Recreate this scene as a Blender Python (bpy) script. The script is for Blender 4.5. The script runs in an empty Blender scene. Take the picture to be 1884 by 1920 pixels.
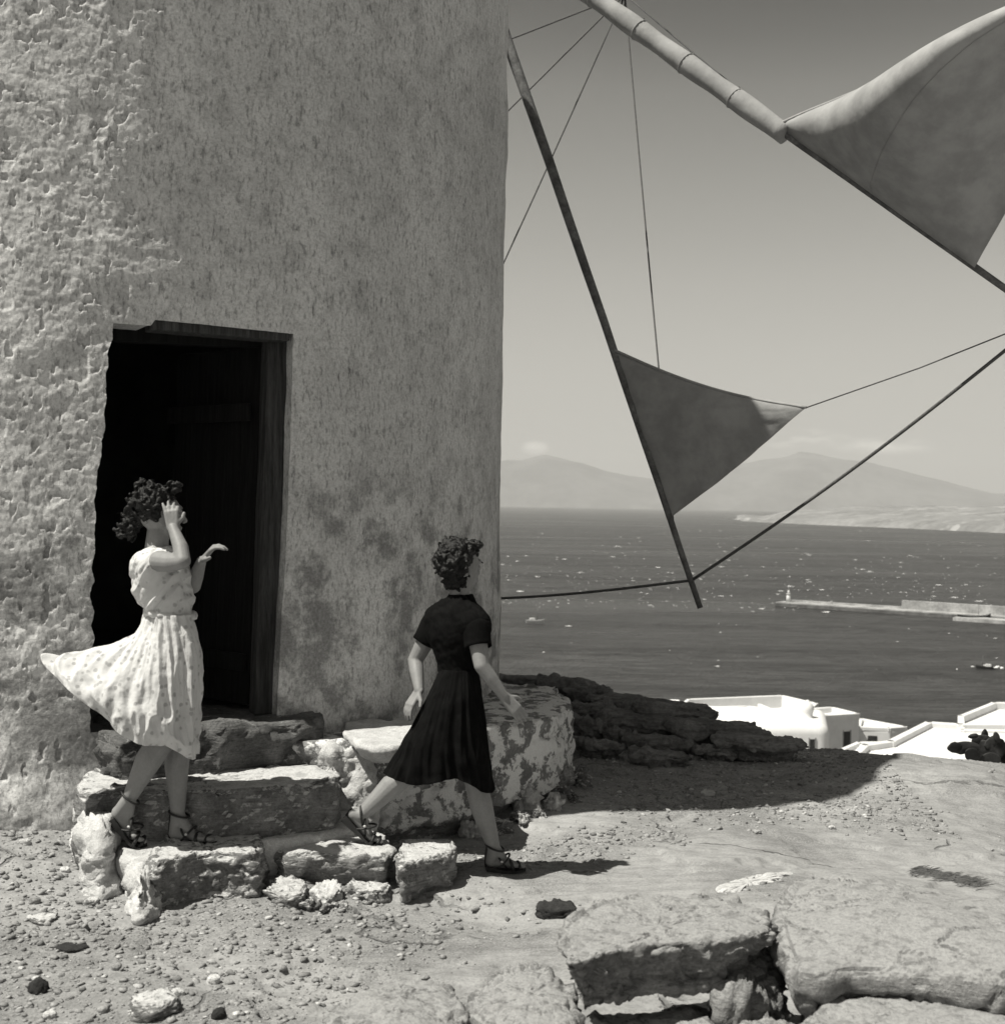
import bpy, bmesh, math, random
import numpy as np
from mathutils import Vector, Matrix

# ------------------------------------------------------------------ camera, world, sun, exposure
sc = bpy.context.scene
COL = sc.collection
ROLL = math.radians(1.0)
F = 2450.0                       # focal length in photograph pixels
CX, CY = 942.0, 942.0            # principal point (horizon height) in photograph pixels
CAMZ = 1.72
SUN = np.array([-0.70, -0.31, 1.48]); SUN = SUN / np.linalg.norm(SUN)   # towards the sun

cd = bpy.data.cameras.new("camera")
cam = bpy.data.objects.new("camera", cd); COL.objects.link(cam)
cd.sensor_fit = 'VERTICAL'; cd.sensor_height = 36.0; cd.sensor_width = 36.0
cd.lens = F / 1920.0 * 36.0
cd.shift_y = -(960.0 - CY) / 1920.0
cd.clip_start = 0.05; cd.clip_end = 60000
cd.dof.use_dof = True; cd.dof.focus_distance = 7.6; cd.dof.aperture_fstop = 4.8
cam.location = (0, 0, CAMZ)
cam.rotation_euler = (Matrix.Rotation(math.pi / 2, 3, 'X') @ Matrix.Rotation(ROLL, 3, 'Z')).to_euler()
sc.camera = cam

TINT = (1.0, 0.972, 0.885)
sun_el = math.asin(SUN[2]); sun_az = math.atan2(SUN[0], SUN[1])
world = bpy.data.worlds.new("World"); sc.world = world; world.use_nodes = True
wn = world.node_tree; wn.nodes.clear()
def WN(t, **k):
    n = wn.nodes.new(t)
    for a, b in k.items(): setattr(n, a, b)
    return n
sky = WN('ShaderNodeTexSky', sky_type='NISHITA', sun_disc=False, sun_elevation=sun_el, sun_rotation=sun_az,
         altitude=0, air_density=1.0, dust_density=0.7, ozone_density=1.0)
# black-and-white film behind an orange filter: only the red part of the sky counts
sep = WN('ShaderNodeSeparateColor'); wn.links.new(sky.outputs[0], sep.inputs[0])
gam = WN('ShaderNodeMath', operation='POWER'); wn.links.new(sep.outputs[0], gam.inputs[0]); gam.inputs[1].default_value = 0.8
sca = WN('ShaderNodeMath', operation='MULTIPLY'); wn.links.new(gam.outputs[0], sca.inputs[0]); sca.inputs[1].default_value = 0.075
fcv = WN('ShaderNodeFloatCurve'); wn.links.new(sca.outputs[0], fcv.inputs['Value'])
cv_ = fcv.mapping.curves[0]
for i_, (x_, y_) in enumerate([(0, 0), (0.085, 0.02), (0.12, 0.185), (0.15, 0.31), (0.19, 0.42), (0.24, 0.48), (0.36, 0.49), (1, 0.50)]):
    if i_ == 0: cv_.points[0].location = (x_, y_)
    elif i_ == 1: cv_.points[1].location = (x_, y_)
    else: cv_.points.new(x_, y_)
fcv.mapping.update()
scb = WN('ShaderNodeMath', operation='MULTIPLY'); wn.links.new(fcv.outputs[0], scb.inputs[0]); scb.inputs[1].default_value = 10.0
# two low bands of cloud over the far hills
tc = WN('ShaderNodeTexCoord'); 
mp = WN('ShaderNodeMapping'); mp.inputs['Scale'].default_value = (14, 14, 60); wn.links.new(tc.outputs['Generated'], mp.inputs[0])
cn = WN('ShaderNodeTexNoise'); cn.inputs['Scale'].default_value = 1.6; cn.inputs['Detail'].default_value = 6; wn.links.new(mp.outputs[0], cn.inputs[0])
sx = WN('ShaderNodeSeparateXYZ'); wn.links.new(tc.outputs['Generated'], sx.inputs[0])
def band(cx_, cz_, wx, wz):
    a = WN('ShaderNodeMath', operation='SUBTRACT'); wn.links.new(sx.outputs[0], a.inputs[0]); a.inputs[1].default_value = cx_
    a2 = WN('ShaderNodeMath', operation='DIVIDE'); wn.links.new(a.outputs[0], a2.inputs[0]); a2.inputs[1].default_value = wx
    a3 = WN('ShaderNodeMath', operation='MULTIPLY'); wn.links.new(a2.outputs[0], a3.inputs[0]); wn.links.new(a2.outputs[0], a3.inputs[1])
    b = WN('ShaderNodeMath', operation='SUBTRACT'); wn.links.new(sx.outputs[2], b.inputs[0]); b.inputs[1].default_value = cz_
    b2 = WN('ShaderNodeMath', operation='DIVIDE'); wn.links.new(b.outputs[0], b2.inputs[0]); b2.inputs[1].default_value = wz
    b3 = WN('ShaderNodeMath', operation='MULTIPLY'); wn.links.new(b2.outputs[0], b3.inputs[0]); wn.links.new(b2.outputs[0], b3.inputs[1])
    s = WN('ShaderNodeMath', operation='ADD'); wn.links.new(a3.outputs[0], s.inputs[0]); wn.links.new(b3.outputs[0], s.inputs[1])
    t = WN('ShaderNodeMath', operation='SUBTRACT', use_clamp=True); t.inputs[0].default_value = 1.0; wn.links.new(s.outputs[0], t.inputs[1])
    gy = WN('ShaderNodeMath', operation='GREATER_THAN'); wn.links.new(sx.outputs[1], gy.inputs[0]); gy.inputs[1].default_value = 0.0
    u = WN('ShaderNodeMath', operation='MULTIPLY'); wn.links.new(t.outputs[0], u.inputs[0]); wn.links.new(gy.outputs[0], u.inputs[1])
    return u
b1 = band(0.222, 0.051, 0.038, 0.0085); b2 = band(0.278, 0.046, 0.04, 0.0075); b3_ = band(0.024, 0.042, 0.012, 0.006)
s1 = WN('ShaderNodeMath', operation='MAXIMUM'); wn.links.new(b1.outputs[0], s1.inputs[0]); wn.links.new(b2.outputs[0], s1.inputs[1])
s2 = WN('ShaderNodeMath', operation='MAXIMUM'); wn.links.new(s1.outputs[0], s2.inputs[0]); wn.links.new(b3_.outputs[0], s2.inputs[1])
cr = WN('ShaderNodeMapRange'); cr.inputs[1].default_value = 0.40; cr.inputs[2].default_value = 0.62; wn.links.new(cn.outputs[0], cr.inputs[0])
cm = WN('ShaderNodeMath', operation='MULTIPLY'); wn.links.new(s2.outputs[0], cm.inputs[0]); wn.links.new(cr.outputs[0], cm.inputs[1])
cs = WN('ShaderNodeMath', operation='MULTIPLY_ADD'); wn.links.new(cm.outputs[0], cs.inputs[0]); cs.inputs[1].default_value = 5.0
wn.links.new(scb.outputs[0], cs.inputs[2])
tin = WN('ShaderNodeMixRGB', blend_type='MULTIPLY'); tin.inputs[0].default_value = 1.0
wn.links.new(cs.outputs[0], tin.inputs[1]); tin.inputs[2].default_value = (*TINT, 1)
bg = WN('ShaderNodeBackground'); bg.inputs[1].default_value = 0.084; wn.links.new(tin.outputs[0], bg.inputs[0])
wo = WN('ShaderNodeOutputWorld'); wn.links.new(bg.outputs[0], wo.inputs[0])

sl = bpy.data.lights.new("sun", 'SUN'); sl.energy = 5.0; sl.angle = math.radians(0.5); sl.color = TINT
so = bpy.data.objects.new("sun", sl); COL.objects.link(so)
so.rotation_euler = Vector(SUN.tolist()).to_track_quat('Z', 'Y').to_euler(); so.location = (-6, -3, 12)

sc.view_settings.view_transform = 'Standard'; sc.view_settings.look = 'None'
sc.view_settings.exposure = 0.38; sc.view_settings.gamma = 1.0; sc.view_settings.use_curve_mapping = False
sc.cycles.use_denoising = True
sc.cycles.max_bounces = 6; sc.cycles.diffuse_bounces = 2; sc.cycles.volume_bounces = 1; sc.cycles.transparent_max_bounces = 8
sc.cycles.sample_clamp_indirect = 6.0

# ------------------------------------------------------------------ helpers
rng = np.random.RandomState(7); random.seed(7)
cR, sR = math.cos(ROLL), math.sin(ROLL)
def ray(px, py):
    u = (px - CX) / F; v = -(py - CY) / F
    return u * cR - v * sR, u * sR + v * cR
def P(px, py, d):                       # a point seen at photograph pixel (px,py), d metres ahead
    x, z = ray(px, py); return np.array([x * d, d, CAMZ + z * d])
def Pz(px, py, z0):                     # same, where the line of sight meets the level z0
    x, z = ray(px, py); d = (z0 - CAMZ) / z; return np.array([x * d, d, z0])

def _hash(ix, iy, iz, seed):
    h = (ix * 374761393 + iy * 668265263 + iz * 2147483647 + seed * 1274126177) & 0xFFFFFFFF
    h = ((h ^ (h >> 13)) * 1274126177) & 0xFFFFFFFF
    h = ((h ^ (h >> 16)) * 2246822519) & 0xFFFFFFFF
    return ((h ^ (h >> 15)) & 0xFFFF) / 65535.0
def vnoise(p, seed=0):
    i = np.floor(p).astype(np.int64); f = p - i; f = f * f * (3 - 2 * f); r = 0
    for a in (0, 1):
        wx = f[:, 0] if a else 1 - f[:, 0]
        for b in (0, 1):
            wy = f[:, 1] if b else 1 - f[:, 1]
            for c in (0, 1):
                wz = f[:, 2] if c else 1 - f[:, 2]
                r = r + wx * wy * wz * _hash(i[:, 0] + a, i[:, 1] + b, i[:, 2] + c, seed)
    return r * 2 - 1
def fbm(p, scale=1.0, octs=4, seed=0, gain=0.5):
    p = np.asarray(p, float) * scale; s = 0; a = 1.0; t = 0
    for o in range(octs):
        s = s + a * vnoise(p + 17.3 * o, seed + o); t += a; a *= gain; p = p * 2.03
    return s / t
def sstep(a, b, x):
    t = np.clip((x - a) / (b - a), 0, 1); return t * t * (3 - 2 * t)

def mk(name, v, f, mat, parent=None, origin=None, smooth=True, kind=None, label=None, cat=None, group=None):
    v = np.asarray(v, dtype=np.float64)
    if origin is None:
        origin = (v.min(0) + v.max(0)) / 2
        if parent is None: origin = np.array([origin[0], origin[1], v[:, 2].min()])
    origin = np.asarray(origin, float)
    me = bpy.data.meshes.new(name)
    vv = (v - origin).astype(np.float32)
    if isinstance(f, np.ndarray):
        k = f.shape[1]
        me.vertices.add(len(vv)); me.vertices.foreach_set('co', vv.ravel())
        me.loops.add(f.size); me.loops.foreach_set('vertex_index', f.astype(np.int32).ravel())
        me.polygons.add(len(f)); me.polygons.foreach_set('loop_start', np.arange(0, f.size, k, dtype=np.int32))
        me.polygons.foreach_set('loop_total', np.full(len(f), k, dtype=np.int32))
        me.update(calc_edges=True); me.validate()
    else:
        me.from_pydata(vv.tolist(), [], [tuple(int(q) for q in x) for x in f])
    if smooth: me.polygons.foreach_set('use_smooth', np.ones(len(me.polygons), dtype=bool))
    me.materials.append(mat); me.update()
    o = bpy.data.objects.new(name, me); COL.objects.link(o)
    if parent is not None:
        o.parent = parent
        pl = np.array(parent.get('_w', (0, 0, 0)))
        o.location = (origin - pl).tolist()
    else: o.location = origin.tolist()
    o['_w'] = origin.tolist()
    if kind: o['kind'] = kind
    if label: o['label'] = label
    if cat: o['category'] = cat
    if group: o['group'] = group
    return o
def thing(name, label, cat, loc, group=None):
    o = bpy.data.objects.new(name, None); COL.objects.link(o)
    o.location = [float(q) for q in loc]; o['_w'] = [float(q) for q in loc]
    o['label'] = label; o['category'] = cat
    if group: o['group'] = group
    o.empty_display_size = 0.1
    return o

def grid_faces(nr, nc, wrap=False):
    r = np.arange(nr - 1)[:, None]; c = np.arange(nc if wrap else nc - 1)[None, :]
    a = r * nc + c; b = r * nc + (c + 1) % nc
    return np.stack([a, b, b + nc, a + nc], -1).reshape(-1, 4)
class Join:
    def __init__(s): s.v = []; s.f = []; s.n = 0
    def add(s, v, f):
        v = np.asarray(v, float); s.v.append(v); s.f += [tuple(int(q) + s.n for q in x) for x in f]; s.n += len(v)
    def V(s): return np.vstack(s.v)
def unit(a): a = np.asarray(a, float); return a / (np.linalg.norm(a) + 1e-12)
def frame(d):
    d = unit(d); h = np.array([0, 0, 1.]) if abs(d[2]) < 0.9 else np.array([0, 1., 0]); a = unit(np.cross(h, d)); return a, np.cross(d, a)
def tube(pts, rad, n=8, cap=True):
    pts = np.asarray(pts, float); m = len(pts); rad = np.broadcast_to(rad, (m,)); v = []
    t = np.gradient(pts, axis=0); a, b = frame(t[0])
    for i in range(m):
        d = unit(t[i]); a = unit(a - d * a.dot(d)); b = np.cross(d, a)
        for k in range(n):
            q = 2 * math.pi * k / n; v.append(pts[i] + rad[i] * (math.cos(q) * a + math.sin(q) * b))
    f = grid_faces(m, n, True).tolist()
    if cap: f += [tuple(range(n))[::-1], tuple((m - 1) * n + k for k in range(n))]
    return np.array(v), f
def capsule(a, b, ra, rb, n=14):
    a = np.asarray(a, float); b = np.asarray(b, float); d = b - a; L = np.linalg.norm(d); d = d / (L + 1e-9); x, y = frame(d)
    v = []; m = 5
    for i in range(m + 1):
        q = -math.pi / 2 + (math.pi / 2) * i / m
        for k in range(n):
            w = 2 * math.pi * k / n; v.append(a + ra * (math.sin(q) * d + (math.cos(q) + 1e-4) * (math.cos(w) * x + math.sin(w) * y)))
    for i in range(m + 1):
        q = (math.pi / 2) * i / m
        for k in range(n):
            w = 2 * math.pi * k / n; v.append(b + rb * (math.sin(q) * d + (math.cos(q) + 1e-4) * (math.cos(w) * x + math.sin(w) * y)))
    nr = 2 * (m + 1); f = grid_faces(nr, n, True).tolist() + [tuple(range(n))[::-1], tuple((nr - 1) * n + k for k in range(n))]
    return np.array(v), f
def ellipsoid(c, r, M=None, n=18, m=12):
    c = np.asarray(c, float); v = []
    for i in range(m + 1):
        q = -math.pi / 2 + math.pi * i / m
        for k in range(n):
            w = 2 * math.pi * k / n; v.append([(math.cos(q) + 1e-4) * math.cos(w) * r[0], (math.cos(q) + 1e-4) * math.sin(w) * r[1], math.sin(q) * r[2]])
    v = np.array(v)
    if M is not None: v = v @ np.asarray(M)          # rows of M are the local axes
    f = grid_faces(m + 1, n, True).tolist() + [tuple(range(n))[::-1], tuple(m * n + k for k in range(n))]
    return v + c, f
def catmull(pts, n, closed=False):
    pts = np.asarray(pts, float); k = len(pts)
    if closed: q = np.vstack([pts[-1], pts, pts[0], pts[1]]); segs = k
    else: q = np.vstack([2 * pts[0] - pts[1], pts, 2 * pts[-1] - pts[-2]]); segs = k - 1
    t = np.linspace(0, segs, n, endpoint=not closed); i = np.minimum(t.astype(int), segs - 1); u = (t - i)[:, None]
    p0, p1, p2, p3 = q[i], q[i + 1], q[i + 2], q[np.minimum(i + 3, len(q) - 1)]
    return 0.5 * (2 * p1 + (p2 - p0) * u + (2 * p0 - 5 * p1 + 4 * p2 - p3) * u ** 2 + (3 * p1 - p0 - 3 * p2 + p3) * u ** 3)
def grid_normals(v, nr, nc, wrap):
    g = v.reshape(nr, nc, 3)
    dc = (np.roll(g, -1, 1) - np.roll(g, 1, 1)) if wrap else np.gradient(g, axis=1)
    dr = np.gradient(g, axis=0); n = np.cross(dc, dr); return (n / (np.linalg.norm(n, axis=2, keepdims=True) + 1e-12)).reshape(-1, 3)
def fused(name, joined, mat, voxel, smooth=3, parent=None, disp=None, **kw):
    me = bpy.data.meshes.new('tmp'); me.from_pydata(joined.V().tolist(), [], joined.f); me.update()
    o = bpy.data.objects.new('tmp', me); COL.objects.link(o)
    m = o.modifiers.new('r', 'REMESH'); m.mode = 'VOXEL'; m.voxel_size = voxel
    if smooth:
        s = o.modifiers.new('s', 'SMOOTH'); s.factor = 0.5; s.iterations = smooth
    dg = bpy.context.evaluated_depsgraph_get(); ev = o.evaluated_get(dg); m2 = bpy.data.meshes.new_from_object(ev)
    bpy.data.objects.remove(o); bpy.data.meshes.remove(me)
    n = len(m2.vertices); v = np.zeros(n * 3, dtype=np.float32); m2.vertices.foreach_get('co', v); v = v.reshape(-1, 3).astype(float)
    if disp is not None:
        nn = np.zeros(n * 3, dtype=np.float32); m2.vertices.foreach_get('normal', nn); v = disp(v, nn.reshape(-1, 3).astype(float))
    f = [tuple(p.vertices) for p in m2.polygons]; bpy.data.meshes.remove(m2)
    return mk(name, v, f, mat, parent=parent, **kw)

# ------------------------------------------------------------------ materials (neutral greys: the photograph is black and white)
class NT:
    def __init__(s, name):
        s.mat = bpy.data.materials.new(name); s.mat.use_nodes = True; s.t = s.mat.node_tree; s.t.nodes.clear()
        s.out = s.t.nodes.new('ShaderNodeOutputMaterial'); s.geo = s.t.nodes.new('ShaderNodeNewGeometry'); s.pos = s.geo.outputs['Position']
        s.b = s.t.nodes.new('ShaderNodeBsdfPrincipled'); s.l(s.b.outputs[0], s.out.inputs[0])
        s.b.inputs['Specular IOR Level'].default_value = 0.25
    def l(s, a, b): s.t.links.new(a, b)
    def scaled(s, sc_):
        m = s.t.nodes.new('ShaderNodeMapping'); m.inputs['Scale'].default_value = sc_; s.l(s.pos, m.inputs[0]); return m.outputs[0]
    def noise(s, scale, detail=6, rough=0.6, vec=None, dist=0.0):
        n = s.t.nodes.new('ShaderNodeTexNoise'); n.inputs['Scale'].default_value = scale; n.inputs['Detail'].default_value = detail
        n.inputs['Roughness'].default_value = rough; n.inputs['Distortion'].default_value = dist; s.l(vec or s.pos, n.inputs['Vector']); return n.outputs['Fac']
    def voro(s, scale, vec=None, feature='F1'):
        n = s.t.nodes.new('ShaderNodeTexVoronoi'); n.feature = feature; n.inputs['Scale'].default_value = scale; s.l(vec or s.pos, n.inputs['Vector']); return n.outputs['Distance']
    def rng(s, x, a, b, c=0.0, d=1.0, smooth=True):
        n = s.t.nodes.new('ShaderNodeMapRange'); n.interpolation_type = 'SMOOTHSTEP' if smooth else 'LINEAR'
        n.inputs[1].default_value = a; n.inputs[2].default_value = b; n.inputs[3].default_value = c; n.inputs[4].default_value = d; s.l(x, n.inputs[0]); return n.outputs[0]
    def m(s, op, a, b=None, clamp=False):
        n = s.t.nodes.new('ShaderNodeMath'); n.operation = op; n.use_clamp = clamp
        for i, q in enumerate((a, b)):
            if q is None: continue
            if isinstance(q, (int, float)): n.inputs[i].default_value = q
            else: s.l(q, n.inputs[i])
        return n.outputs[0]
    def mix(s, f, a, b):
        n = s.t.nodes.new('ShaderNodeMix'); n.data_type = 'FLOAT'
        for k, q in ((0, f), (2, a), (3, b)):
            if isinstance(q, (int, float)): n.inputs[k].default_value = q
            else: s.l(q, n.inputs[k])
        return n.outputs[0]
    def sep(s):
        n = s.t.nodes.new('ShaderNodeSeparateXYZ'); s.l(s.pos, n.inputs[0]); return n.outputs
    def fin(s, col, rough=0.9, bump=None, bs=0.5, bd=0.01):
        if isinstance(col, (int, float)): s.b.inputs['Base Color'].default_value = (col, col, col, 1)
        else:
            c = s.t.nodes.new('ShaderNodeCombineColor')
            for i in range(3): s.l(col, c.inputs[i])
            s.l(c.outputs[0], s.b.inputs['Base Color'])
        if isinstance(rough, (int, float)): s.b.inputs['Roughness'].default_value = rough
        else: s.l(rough, s.b.inputs['Roughness'])
        if bump is not None:
            n = s.t.nodes.new('ShaderNodeBump'); n.inputs['Strength'].default_value = bs; n.inputs['Distance'].default_value = bd
            s.l(bump, n.inputs['Height']); s.l(n.outputs[0], s.b.inputs['Normal'])
        return s.mat

def mat_plaster(name, base=0.50, dark=0.24, spots=1.0):
    n = NT(name)
    big = n.noise(0.9, 5, 0.6); mid = n.noise(6, 8, 0.65); fine = n.noise(70, 5, 0.7)
    streak = n.noise(26, 5, 0.6, n.scaled((1, 1, 0.32)))
    z = n.sep()[2]
    c = n.mix(n.rng(big, 0.35, 0.68), base * 0.95, base * 1.04)
    c = n.m('MULTIPLY', c, n.rng(fine, 0.32, 0.62, 0.78, 1.10))
    c = n.m('MULTIPLY', c, n.rng(mid, 0.34, 0.52, 0.84, 1.04))
    c = n.m('MULTIPLY', c, n.rng(streak, 0.60, 0.72, 1.0, 1 - 0.42 * spots))
    v = n.noise(15, 4, 0.6, n.scaled((1, 1, 0.5)), 0.6); where = n.rng(n.noise(1.6, 4, 0.6), 0.42, 0.6, 0.0, 1.0)
    c = n.m('MULTIPLY', c, n.mix(where, 1.0, n.rng(v, 0.62, 0.70, 1.0, 1 - 0.42 * spots)))
    c = n.m('MULTIPLY', c, n.rng(n.noise(52, 5, 0.72, n.scaled((1, 1, 0.38))), 0.50, 0.66, 1.06, 1 - 0.42 * spots))
    c = n.m('MULTIPLY', c, n.rng(n.noise(2.3, 8, 0.66, n.scaled((1, 1, 0.6))), 0.38, 0.62, 0.92, 1.06))
    # damp, flaked patches near the foot of the wall
    low = n.rng(z, 0.5, 2.3, 1.0, 0.0)
    pat = n.noise(3.2, 9, 0.68)
    msk = n.m('MULTIPLY', n.rng(n.m('ADD', pat, n.m('MULTIPLY', low, 0.07)), 0.51, 0.64), n.rng(low, 0.0, 0.35))
    c = n.mix(msk, c, n.m('MULTIPLY', dark, n.rng(fine, 0.3, 0.7, 0.7, 1.2)))
    h = n.m('ADD', n.m('MULTIPLY', mid, 0.6), n.m('ADD', n.m('MULTIPLY', fine, 0.35), n.m('MULTIPLY', n.noise(190, 3, 0.6), 0.18)))
    h = n.m('SUBTRACT', h, n.m('MULTIPLY', msk, 0.25))
    return n.fin(c, 0.95, h, 0.8, 0.012)
def mat_rock(name, base, var=0.35, scale=5, bump=0.02, strata=0.0, patch=None, worn=None):
    n = NT(name)
    a = n.noise(scale, 8, 0.65); b = n.noise(scale * 9, 6, 0.65); g = n.noise(160, 3, 0.7)
    c = n.m('MULTIPLY', base, n.rng(a, 0.28, 0.72, 1 - var, 1 + var * 0.6))
    c = n.m('MULTIPLY', c, n.rng(b, 0.32, 0.62, 1 - var * 0.55, 1.08))
    c = n.m('MULTIPLY', c, n.rng(g, 0.3, 0.7, 0.84, 1.14))
    if patch:
        c = n.mix(n.rng(n.noise(scale * 1.3, 8, 0.7), patch[1], patch[1] + 0.06), c, n.m('MULTIPLY', patch[0], n.rng(g, 0.3, 0.7, 0.88, 1.1)))
    if worn:                             # trodden wear plus painted light: sunlit tops paler, shaded sides darker
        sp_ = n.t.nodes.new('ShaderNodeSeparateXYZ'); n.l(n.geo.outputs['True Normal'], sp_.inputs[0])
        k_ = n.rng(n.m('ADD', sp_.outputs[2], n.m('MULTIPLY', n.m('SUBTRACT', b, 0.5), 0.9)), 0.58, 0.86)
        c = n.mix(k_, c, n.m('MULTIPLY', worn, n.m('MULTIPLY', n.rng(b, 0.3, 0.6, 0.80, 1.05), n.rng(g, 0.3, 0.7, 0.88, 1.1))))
    h = n.m('ADD', n.m('MULTIPLY', a, 0.8), n.m('ADD', n.m('MULTIPLY', b, 0.4), n.m('MULTIPLY', g, 0.16)))
    if strata:
        st = n.noise(scale * 2.0, 6, 0.6, n.scaled((1, 1, 9)))
        h = n.m('ADD', h, n.m('MULTIPLY', st, strata)); c = n.m('MULTIPLY', c, n.rng(st, 0.36, 0.5, 0.72, 1.0))
    return n.fin(c, 0.92, h, 0.9, bump)
def mat_simple(name, base, rough=0.8, var=0.12, scale=12, bump=0.003, spec=0.25, vec=None):
    n = NT(name); v = n.scaled(vec) if vec else None
    a = n.noise(scale, 5, 0.6, v); b = n.noise(scale * 7, 4, 0.6, v)
    c = n.m('MULTIPLY', n.m('MULTIPLY', base, n.rng(a, 0.3, 0.7, 1 - var, 1 + var)), n.rng(b, 0.3, 0.7, 1 - var * 0.6, 1 + var * 0.6))
    n.b.inputs['Specular IOR Level'].default_value = spec
    return n.fin(c, rough, n.m('ADD', a, n.m('MULTIPLY', b, 0.5)), 0.6, bump)

M = {}
M['plaster'] = mat_plaster('lime_plaster', 0.58, 0.29, 1.0)
M['bench_plaster'] = mat_rock('flaking_limewash', 0.22, 0.4, 6, 0.02, 0.0, (0.72, 0.46))
M['mortar'] = mat_rock('white_mortar', 0.56, 0.25, 6, 0.02)
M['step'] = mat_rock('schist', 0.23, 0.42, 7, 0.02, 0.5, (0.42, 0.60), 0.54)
M['slab'] = mat_rock('pale_granite', 0.53, 0.25, 9, 0.015)
M['darkstep'] = mat_rock('shaded_worn_schist', 0.15, 0.45, 8, 0.02, 0.5, (0.34, 0.60))  # schist darkened in its colour to imitate shade over the sill
M['ground'] = None
M['darkrock'] = mat_rock('lichened_granite', 0.22, 0.4, 3.5, 0.035, 0.3)
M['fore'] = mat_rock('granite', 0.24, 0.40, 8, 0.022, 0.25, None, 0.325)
M['pebble'] = mat_rock('gravel_stone', 0.30, 0.5, 16, 0.004)
M['blackstone'] = mat_rock('black_stone', 0.035, 0.4, 16, 0.01)
M['wood'] = mat_simple('weathered_wood', 0.05, 0.85, 0.5, 5, 0.006, 0.2, (9, 9, 0.5))
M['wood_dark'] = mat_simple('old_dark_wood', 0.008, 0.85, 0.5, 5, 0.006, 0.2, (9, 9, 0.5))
M['thatch'] = mat_simple('thatch', 0.16, 0.95, 0.4, 9, 0.03, 0.1, (1, 1, 0.2))
M['spar'] = mat_simple('spar_wood', 0.14, 0.8, 0.35, 7, 0.004, 0.2, (1, 1, 1))
M['rope'] = mat_simple('rope', 0.10, 0.9, 0.3, 60, 0.003, 0.1)
M['skin'] = mat_simple('skin', 0.235, 0.55, 0.08, 14, 0.001, 0.35)
M['hair'] = mat_simple('dark_hair', 0.010, 0.5, 0.4, 90, 0.004, 0.25)
M['black_cloth'] = mat_simple('black_cloth', 0.006, 0.95, 0.3, 20, 0.003, 0.05)
M['leather'] = mat_simple('dark_leather', 0.022, 0.6, 0.3, 30, 0.001, 0.4)
M['metal'] = mat_simple('buckle_metal', 0.6, 0.3, 0.1, 30, 0.001, 0.8)
M['white'] = mat_simple('whitewash', 0.70, 0.85, 0.05, 0.8, 0.01, 0.1)
M['whitegrey'] = mat_simple('grey_render', 0.42, 0.85, 0.08, 1.2, 0.01, 0.1)
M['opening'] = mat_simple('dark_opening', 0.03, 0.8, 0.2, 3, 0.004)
M['frame'] = mat_simple('grey_window_frame', 0.25, 0.7, 0.2, 3, 0.004)
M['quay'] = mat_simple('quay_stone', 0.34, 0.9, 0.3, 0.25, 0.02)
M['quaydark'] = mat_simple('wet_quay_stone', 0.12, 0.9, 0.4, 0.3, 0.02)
M['cactus'] = mat_simple('cactus_skin', 0.03, 0.6, 0.3, 12, 0.01, 0.3)
M['dry'] = mat_simple('dry_grass', 0.12, 0.9, 0.4, 30, 0.002)
M['hull'] = mat_simple('white_boat_paint', 0.75, 0.5, 0.05, 2, 0.002)
M['eye'] = mat_simple('eye', 0.3, 0.3, 0.1, 50, 0.0005)

# printed light dress cloth: pale with scattered small sprigs, lets some light through
n = NT('printed_cotton')
vz = n.voro(30); ns = n.noise(55, 3, 0.5)
c = n.m('MULTIPLY', 0.76, n.rng(n.m('ADD', vz, n.m('MULTIPLY', ns, 0.35)), 0.36, 0.52, 0.62, 1.0))
c = n.m('MULTIPLY', c, n.rng(n.noise(9, 4, 0.6), 0.3, 0.7, 0.93, 1.05))
n.fin(c, 0.9, n.noise(35, 5, 0.6, n.scaled((1, 1, 0.35))), 0.5, 0.012)
tr = n.t.nodes.new('ShaderNodeBsdfTranslucent'); tr.inputs[0].default_value = (0.6, 0.6, 0.6, 1)
mx = n.t.nodes.new('ShaderNodeMixShader'); mx.inputs[0].default_value = 0.22; n.l(n.b.outputs[0], mx.inputs[1]); n.l(tr.outputs[0], mx.inputs[2]); n.l(mx.outputs[0], n.out.inputs[0])
M['dress'] = bpy.data.materials['printed_cotton']
n = NT('sailcloth')
n.fin(n.m('MULTIPLY', 0.34, n.rng(n.noise(5, 5, 0.6), 0.3, 0.7, 0.80, 1.08)), 0.9, n.noise(9, 5, 0.6, n.scaled((1, 1, 0.5))), 0.5, 0.02)
tr = n.t.nodes.new('ShaderNodeBsdfTranslucent'); tr.inputs[0].default_value = (0.55, 0.55, 0.55, 1)
mx = n.t.nodes.new('ShaderNodeMixShader'); mx.inputs[0].default_value = 0.01; n.l(n.b.outputs[0], mx.inputs[1]); n.l(tr.outputs[0], mx.inputs[2]); n.l(mx.outputs[0], n.out.inputs[0])
M['sail'] = bpy.data.materials['sailcloth']

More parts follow.
